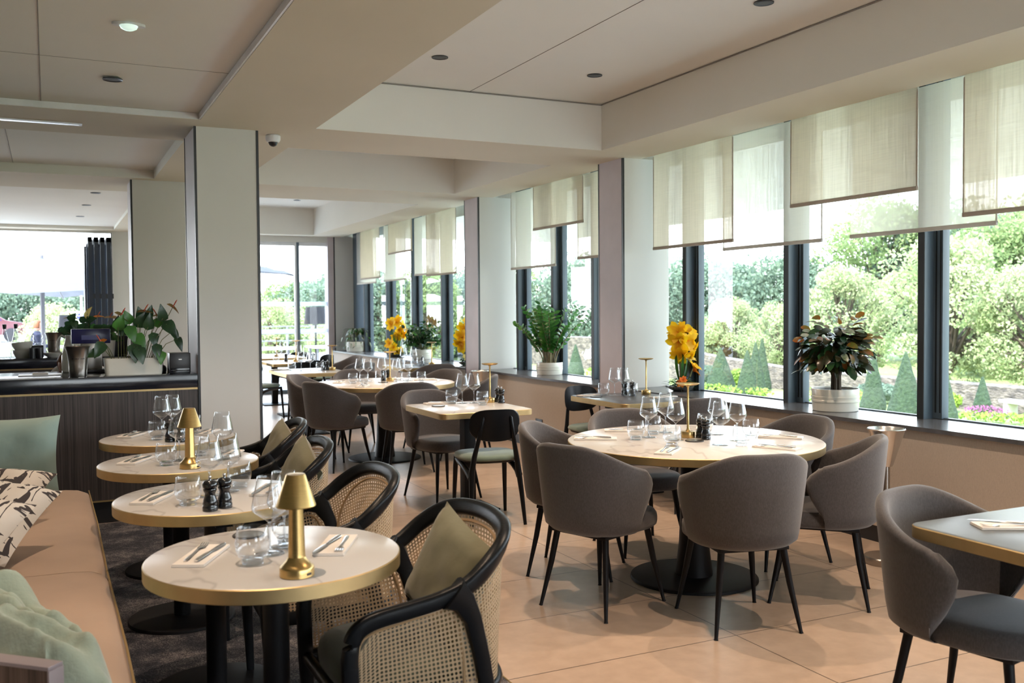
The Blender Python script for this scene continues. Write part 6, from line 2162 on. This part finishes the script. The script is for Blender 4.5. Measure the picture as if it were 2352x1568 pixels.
def terrace_table(x, y, label, hw=0.6):
    t = thing('terrace_table', label, 'outdoor table', (x, y, -0.03), 0, 'white terrace tables')
    b = MB(); b.use(M['white']).box(-hw, hw, -0.4, 0.4, 0.70, 0.74, 0.01); b.build('tabletop', parent=t)
    for sx in (-hw + 0.1, hw - 0.1):
        for sy in (-0.32, 0.32):
            b = MB(); b.use(M['alu']).box(sx - 0.02, sx + 0.02, sy - 0.02, sy + 0.02, 0, 0.70); b.build('leg', parent=t)
    return t
terrace_table(4.15, 20.3, 'white terrace table left behind the glass doors')
terrace_table(5.7, 20.6, 'white terrace table right behind the glass doors')
terrace_table(0.35, 24.4, 'white terrace table where the two guests sit', 0.30)

def car(x, y, z, mt, label):
    t = thing('car', label, 'car', (x, y, z), RAD(4))
    b = MB(); b.use(mt)
    prof = [(-2.1, 0.35), (-2.12, 0.75), (-1.9, 0.98), (-1.3, 1.05), (-0.8, 1.42), (0.5, 1.45), (1.15, 1.05), (1.9, 0.92), (2.1, 0.7), (2.1, 0.35)]
    rings = []
    for yy, k in ((-0.85, 0.96), (-0.8, 1.0), (0.8, 1.0), (0.85, 0.96)):
        rings.append([Vector((px * k, yy, pz)) for px, pz in prof])
    b.loft(rings, True, True, True); b.build('body', parent=t)
    b = MB(); b.use(M['screen'])
    b.quad((-1.18, -0.858, 1.05), (0.98, -0.858, 1.05), (0.42, -0.858, 1.36), (-0.74, -0.858, 1.36)); b.build('side_windows', parent=t)
    for wx in (-1.35, 1.35):
        b = MB(); b.use(M['plastic']).lathe([(0.0, -0.1), (0.33, -0.1), (0.34, 0.0), (0.33, 0.1), (0, 0.1)], 24, mx=Matrix.Rotation(PI / 2, 4, 'X')); o = b.build('wheel', parent=t, loc=(wx, -0.8, 0.34))
b = MB(); b.use(M['gravel']).box(-16, 6, 46, 70, GZ, 0.10)
struct('car_park_ground', b, label='pale ground of the car park')
car(1.2, 50, 0.10, M['white'], 'white car parked beyond the terrace')
car(-3.0, 52, 0.10, mat('maroon_car_paint', (0.09, 0.022, 0.03), 0.3), 'maroon car parked left of the white one')

# pavilion behind
t = thing('pavilion', 'dark roofed open pavilion at the right of the bar opening', 'pavilion', (0, 0, 0))
for k in range(3):
    b = MB(); b.use(M['white']).box(0.72 + k * 0.13, 0.77 + k * 0.13, 25.98, 26.05, -0.03, 2.62); b.build('post', parent=t)
b = MB(); b.use(M['trimblk'])
b.loft([[Vector((0.15, 26.2, 2.22)), Vector((3.2, 26.2, 2.22)), Vector((3.2, 26.2, 1.95)), Vector((0.6, 26.2, 1.95))], [Vector((0.15, 31, 2.25)), Vector((3.2, 31, 2.25)), Vector((3.2, 31, 1.95)), Vector((0.6, 31, 1.95))]], True, True, True)
b.build('roof', parent=t, flat=True)

# ------------------------------------------------------------------ people
M['skin'] = mat('skin', (0.62, 0.36, 0.27), 0.55)
M['hairr'] = mat('reddish_brown_hair', (0.20, 0.075, 0.03), 0.6)
M['haird'] = mat('dark_hair', (0.05, 0.03, 0.035), 0.6)
M['navy'] = mat('navy_cloth', (0.03, 0.035, 0.07), 0.9)
M['shirt'] = mat('white_shirt_cloth', (0.75, 0.72, 0.70), 0.9)
def person(name_label, joints, edges_, radii, loc, rz, parts):
    t = thing('person', name_label, 'person', loc, rz)
    me = bpy.data.meshes.new('body')
    me.from_pydata([Vector(j) for j in joints], edges_, [])
    o = bpy.data.objects.new('body', me); COL.objects.link(o); o.parent = t
    md = o.modifiers.new('skin', 'SKIN')
    for v, r in zip(me.skin_vertices[0].data, radii): v.radius = (r, r)
    me.skin_vertices[0].data[0].use_root = True
    sb = o.modifiers.new('sub', 'SUBSURF'); sb.levels = 2; sb.render_levels = 2
    me.materials.append(parts['body'])
    return t
def head(t, p, face, hair, long_=False):
    """head with face, ears and hair; face is the direction it looks"""
    a = math.atan2(face[1], face[0])
    R3 = Matrix.Translation(Vector(p)) @ Matrix.Rotation(a, 4, 'Z') @ Matrix.Rotation(face[2], 4, 'Y')
    b = MB(); b.use(M['skin'])
    rings = []
    for i in range(15):
        v = i / 14; th = PI * v
        z = -0.115 * math.cos(th)
        rw = 0.074 * math.sin(th) ** 0.8 * (0.78 + 0.22 * smooth(v * 1.8))
        ring = []
        for j in range(20):
            q = 2 * PI * j / 20
            fx = math.cos(q)
            x = rw * 1.22 * fx + (0.016 if fx > 0.9 and 0.38 < v < 0.56 else 0) - (0.006 if fx > 0.6 and 0.55 < v < 0.64 else 0)
            ring.append(R3 @ Vector((x, rw * math.sin(q), z)))
        rings.append(ring)
    b.loft(rings, True, True, True)
    for sy in (-1, 1):
        b.lathe([(0.0, -0.006), (0.014, -0.004), (0.018, 0.0), (0.0, 0.004)], 10, mx=(R3.to_3x3() @ Matrix.Rotation(PI / 2, 3, 'X')).to_4x4(), c=(R3 @ Vector((0.0, 0.076 * sy, -0.005))))
    hd = b.build('head', parent=t, angle=80)
    b = MB(); b.use(M['plastic'])
    for sy in (-1, 1):
        b.lathe([(0.0, -0.004), (0.008, 0.0), (0.0, 0.004)], 8, c=R3 @ Vector((0.079, 0.028 * sy, 0.012)))
    b.build('eyes', parent=hd)
    b = MB(); b.use(mat('lips', (0.5, 0.2, 0.18), 0.5)).tube([R3 @ Vector((0.074, -0.022, -0.055)), R3 @ Vector((0.082, 0, -0.056)), R3 @ Vector((0.074, 0.022, -0.055))], 0.004, 6)
    b.build('mouth', parent=hd)
    b = MB(); b.use(hair)
    rings = []
    for i in range(11):
        v = i / 10
        th = PI * (0.36 + 0.64 * v)
        z = -0.128 * math.cos(th)
        rw = 0.088 * math.sin(th) ** 0.8
        ring = []
        for j in range(20):
            q = 2 * PI * j / 20
            fx = math.cos(q)
            cut = 0.55 if fx > 0.35 and v < 0.55 else 1.0
            ring.append(R3 @ Vector((rw * 1.18 * fx * cut - 0.008, rw * math.sin(q) * (1 if cut == 1 else 0.8), z - (0.03 if long_ and fx < 0.2 and v < 0.2 else 0))))
        rings.append(ring)
    b.loft(rings, True, True, True)
    if long_:
        b.tube([R3 @ Vector((-0.05, 0, 0.02)), R3 @ Vector((-0.085, 0, -0.08)), R3 @ Vector((-0.075, 0, -0.20))], [0.07, 0.065, 0.03], 12)
    b.build('hair', parent=t, angle=80)
def hand(t, wrist, d, up, mt):
    """palm, four fingers and a thumb"""
    d = Vector(d).normalized(); up = Vector(up); s = d.cross(up).normalized(); n = s.cross(d)
    W_ = Vector(wrist)
    b = MB(); b.use(mt)
    b.tube([W_ - d * 0.02, W_ + d * 0.03, W_ + d * 0.085], [0.024, 0.036, 0.038], 10, flat=0.42, up=s)
    for k, L in enumerate((0.068, 0.078, 0.072, 0.056)):
        o_ = W_ + d * 0.08 + s * (0.027 - 0.018 * k)
        b.tube([o_, o_ + d * L * 0.45 - n * 0.004, o_ + d * L * 0.8 - n * 0.018, o_ + d * L - n * 0.032], [0.0095, 0.009, 0.008, 0.005], 7)
    o_ = W_ + d * 0.025 + s * 0.03
    b.tube([o_, o_ + d * 0.03 + s * 0.03 - n * 0.01, o_ + d * 0.062 + s * 0.036 - n * 0.018], [0.012, 0.010, 0.006], 7)
    b.build('hand', parent=t, angle=80)
def seated(x, y, rz, label, top, hair, long_=False):
    J = [(0, 0, 0.50), (0.0, 0, 0.68), (0.02, 0, 0.90), (0.03, 0, 1.02), (0.03, 0.17, 0.98), (0.10, 0.23, 0.76), (0.30, 0.17, 0.74), (0.03, -0.17, 0.98), (0.10, -0.23, 0.76), (0.30, -0.17, 0.74),
         (0.08, 0.09, 0.50), (0.44, 0.11, 0.49), (0.42, 0.11, 0.06), (0.08, -0.09, 0.50), (0.44, -0.11, 0.49), (0.42, -0.11, 0.06), (0.04, 0, 1.10)]
    E_ = [(0, 1), (1, 2), (2, 3), (3, 4), (4, 5), (5, 6), (3, 7), (7, 8), (8, 9), (0, 10), (10, 11), (11, 12), (0, 13), (13, 14), (14, 15), (3, 16)]
    Rr = [0.14, 0.13, 0.15, 0.10, 0.065, 0.05, 0.034, 0.065, 0.05, 0.034, 0.09, 0.068, 0.045, 0.09, 0.068, 0.045, 0.05]
    t = person(label, J, E_, Rr, (x, y, -0.03), rz, {'body': top})
    head(t, (0.06, 0, 1.215), (1, 0, 0.05), hair, long_)
    hand(t, (0.30, 0.17, 0.74), (1, -0.3, 0), (0, 0, 1), M['skin'])
    hand(t, (0.30, -0.17, 0.74), (1, 0.3, 0), (0, 0, 1), M['skin'])
    for sy in (-1, 1):
        b = MB(); b.use(M['plastic']).tube([(0.36, 0.11 * sy, 0.05), (0.50, 0.115 * sy, 0.04), (0.60, 0.12 * sy, 0.025)], [0.045, 0.045, 0.03], 10, flat=0.8, up=(0, 0, 1)); b.build('shoe', parent=t)
    c = thing('terrace_chair', 'light metal chair under the seated ' + ('guest with long dark hair' if long_ else 'guest with red brown hair'), 'outdoor chair', (x, y, -0.03), rz, 'terrace chairs')
    b = MB(); b.use(M['alu']).box(-0.18, 0.22, -0.21, 0.21, 0.36, 0.385, 0.008); b.build('seat', parent=c)
    b = MB(); b.use(M['alu']).box(-0.235, -0.215, -0.21, 0.21, 0.55, 0.80, 0.008); b.build('backrest', parent=c)
    for sx, sy in ((-1, 1), (-1, -1), (1, 1), (1, -1)):
        b = MB(); b.use(M['alu']).tube([(0.02 + 0.19 * sx, 0.19 * sy, 0.0), (0.02 + 0.19 * sx, 0.19 * sy, 0.36)] + ([(-0.225, 0.19 * sy, 0.78)] if sx < 0 else []), 0.011, 7); b.build('leg', parent=c)
seated(-0.27, 24.4, RAD(0), 'seated guest with short red brown hair in a dark top facing right', M['navy'], M['hairr'])
seated(0.97, 24.4, RAD(180), 'seated guest with long dark hair facing left', M['shirt'], M['haird'], True)
# bar worker stooping behind the front counter
J = [(0.0, 0.30, 0.86), (0.0, 0.16, 0.95), (0.0, -0.02, 0.99), (-0.02, -0.14, 0.99), (0.17, -0.08, 0.97), (0.24, -0.20, 0.74), (0.12, -0.34, 0.60), (-0.18, -0.08, 0.97), (-0.24, -0.20, 0.74), (-0.12, -0.34, 0.60),
     (0.09, 0.32, 0.82), (0.11, 0.14, 0.46), (0.10, 0.34, 0.07), (-0.09, 0.32, 0.82), (-0.11, 0.14, 0.46), (-0.10, 0.34, 0.07), (-0.05, -0.20, 1.01)]
E_ = [(0, 1), (1, 2), (2, 3), (3, 4), (4, 5), (5, 6), (3, 7), (7, 8), (8, 9), (0, 10), (10, 11), (11, 12), (0, 13), (13, 14), (14, 15), (3, 16)]
Rr = [0.13, 0.13, 0.13, 0.09, 0.068, 0.05, 0.033, 0.068, 0.05, 0.033, 0.095, 0.07, 0.045, 0.095, 0.07, 0.045, 0.05]
t = person('bar worker in a white shirt stooping behind the counter, reddish hair just visible', J, E_, Rr, (0.23, 8.78, 0.0), 0, {'body': M['shirt']})
head(t, (-0.085, -0.27, 1.035), (-0.5, -0.85, 0.55), M['hairr'])
hand(t, (0.12, -0.34, 0.60), (-0.3, -0.8, -0.3), (0, 0, 1), M['skin'])
hand(t, (-0.12, -0.34, 0.60), (0.3, -0.8, -0.3), (0, 0, 1), M['skin'])
for sy in (-1, 1):
    b = MB(); b.use(M['plastic']).tube([(0.10 * sy, 0.40, 0.05), (0.10 * sy, 0.28, 0.045), (0.10 * sy, 0.16, 0.03)], [0.045, 0.045, 0.03], 10, flat=0.8, up=(0, 0, 1)); b.build('shoe', parent=t)
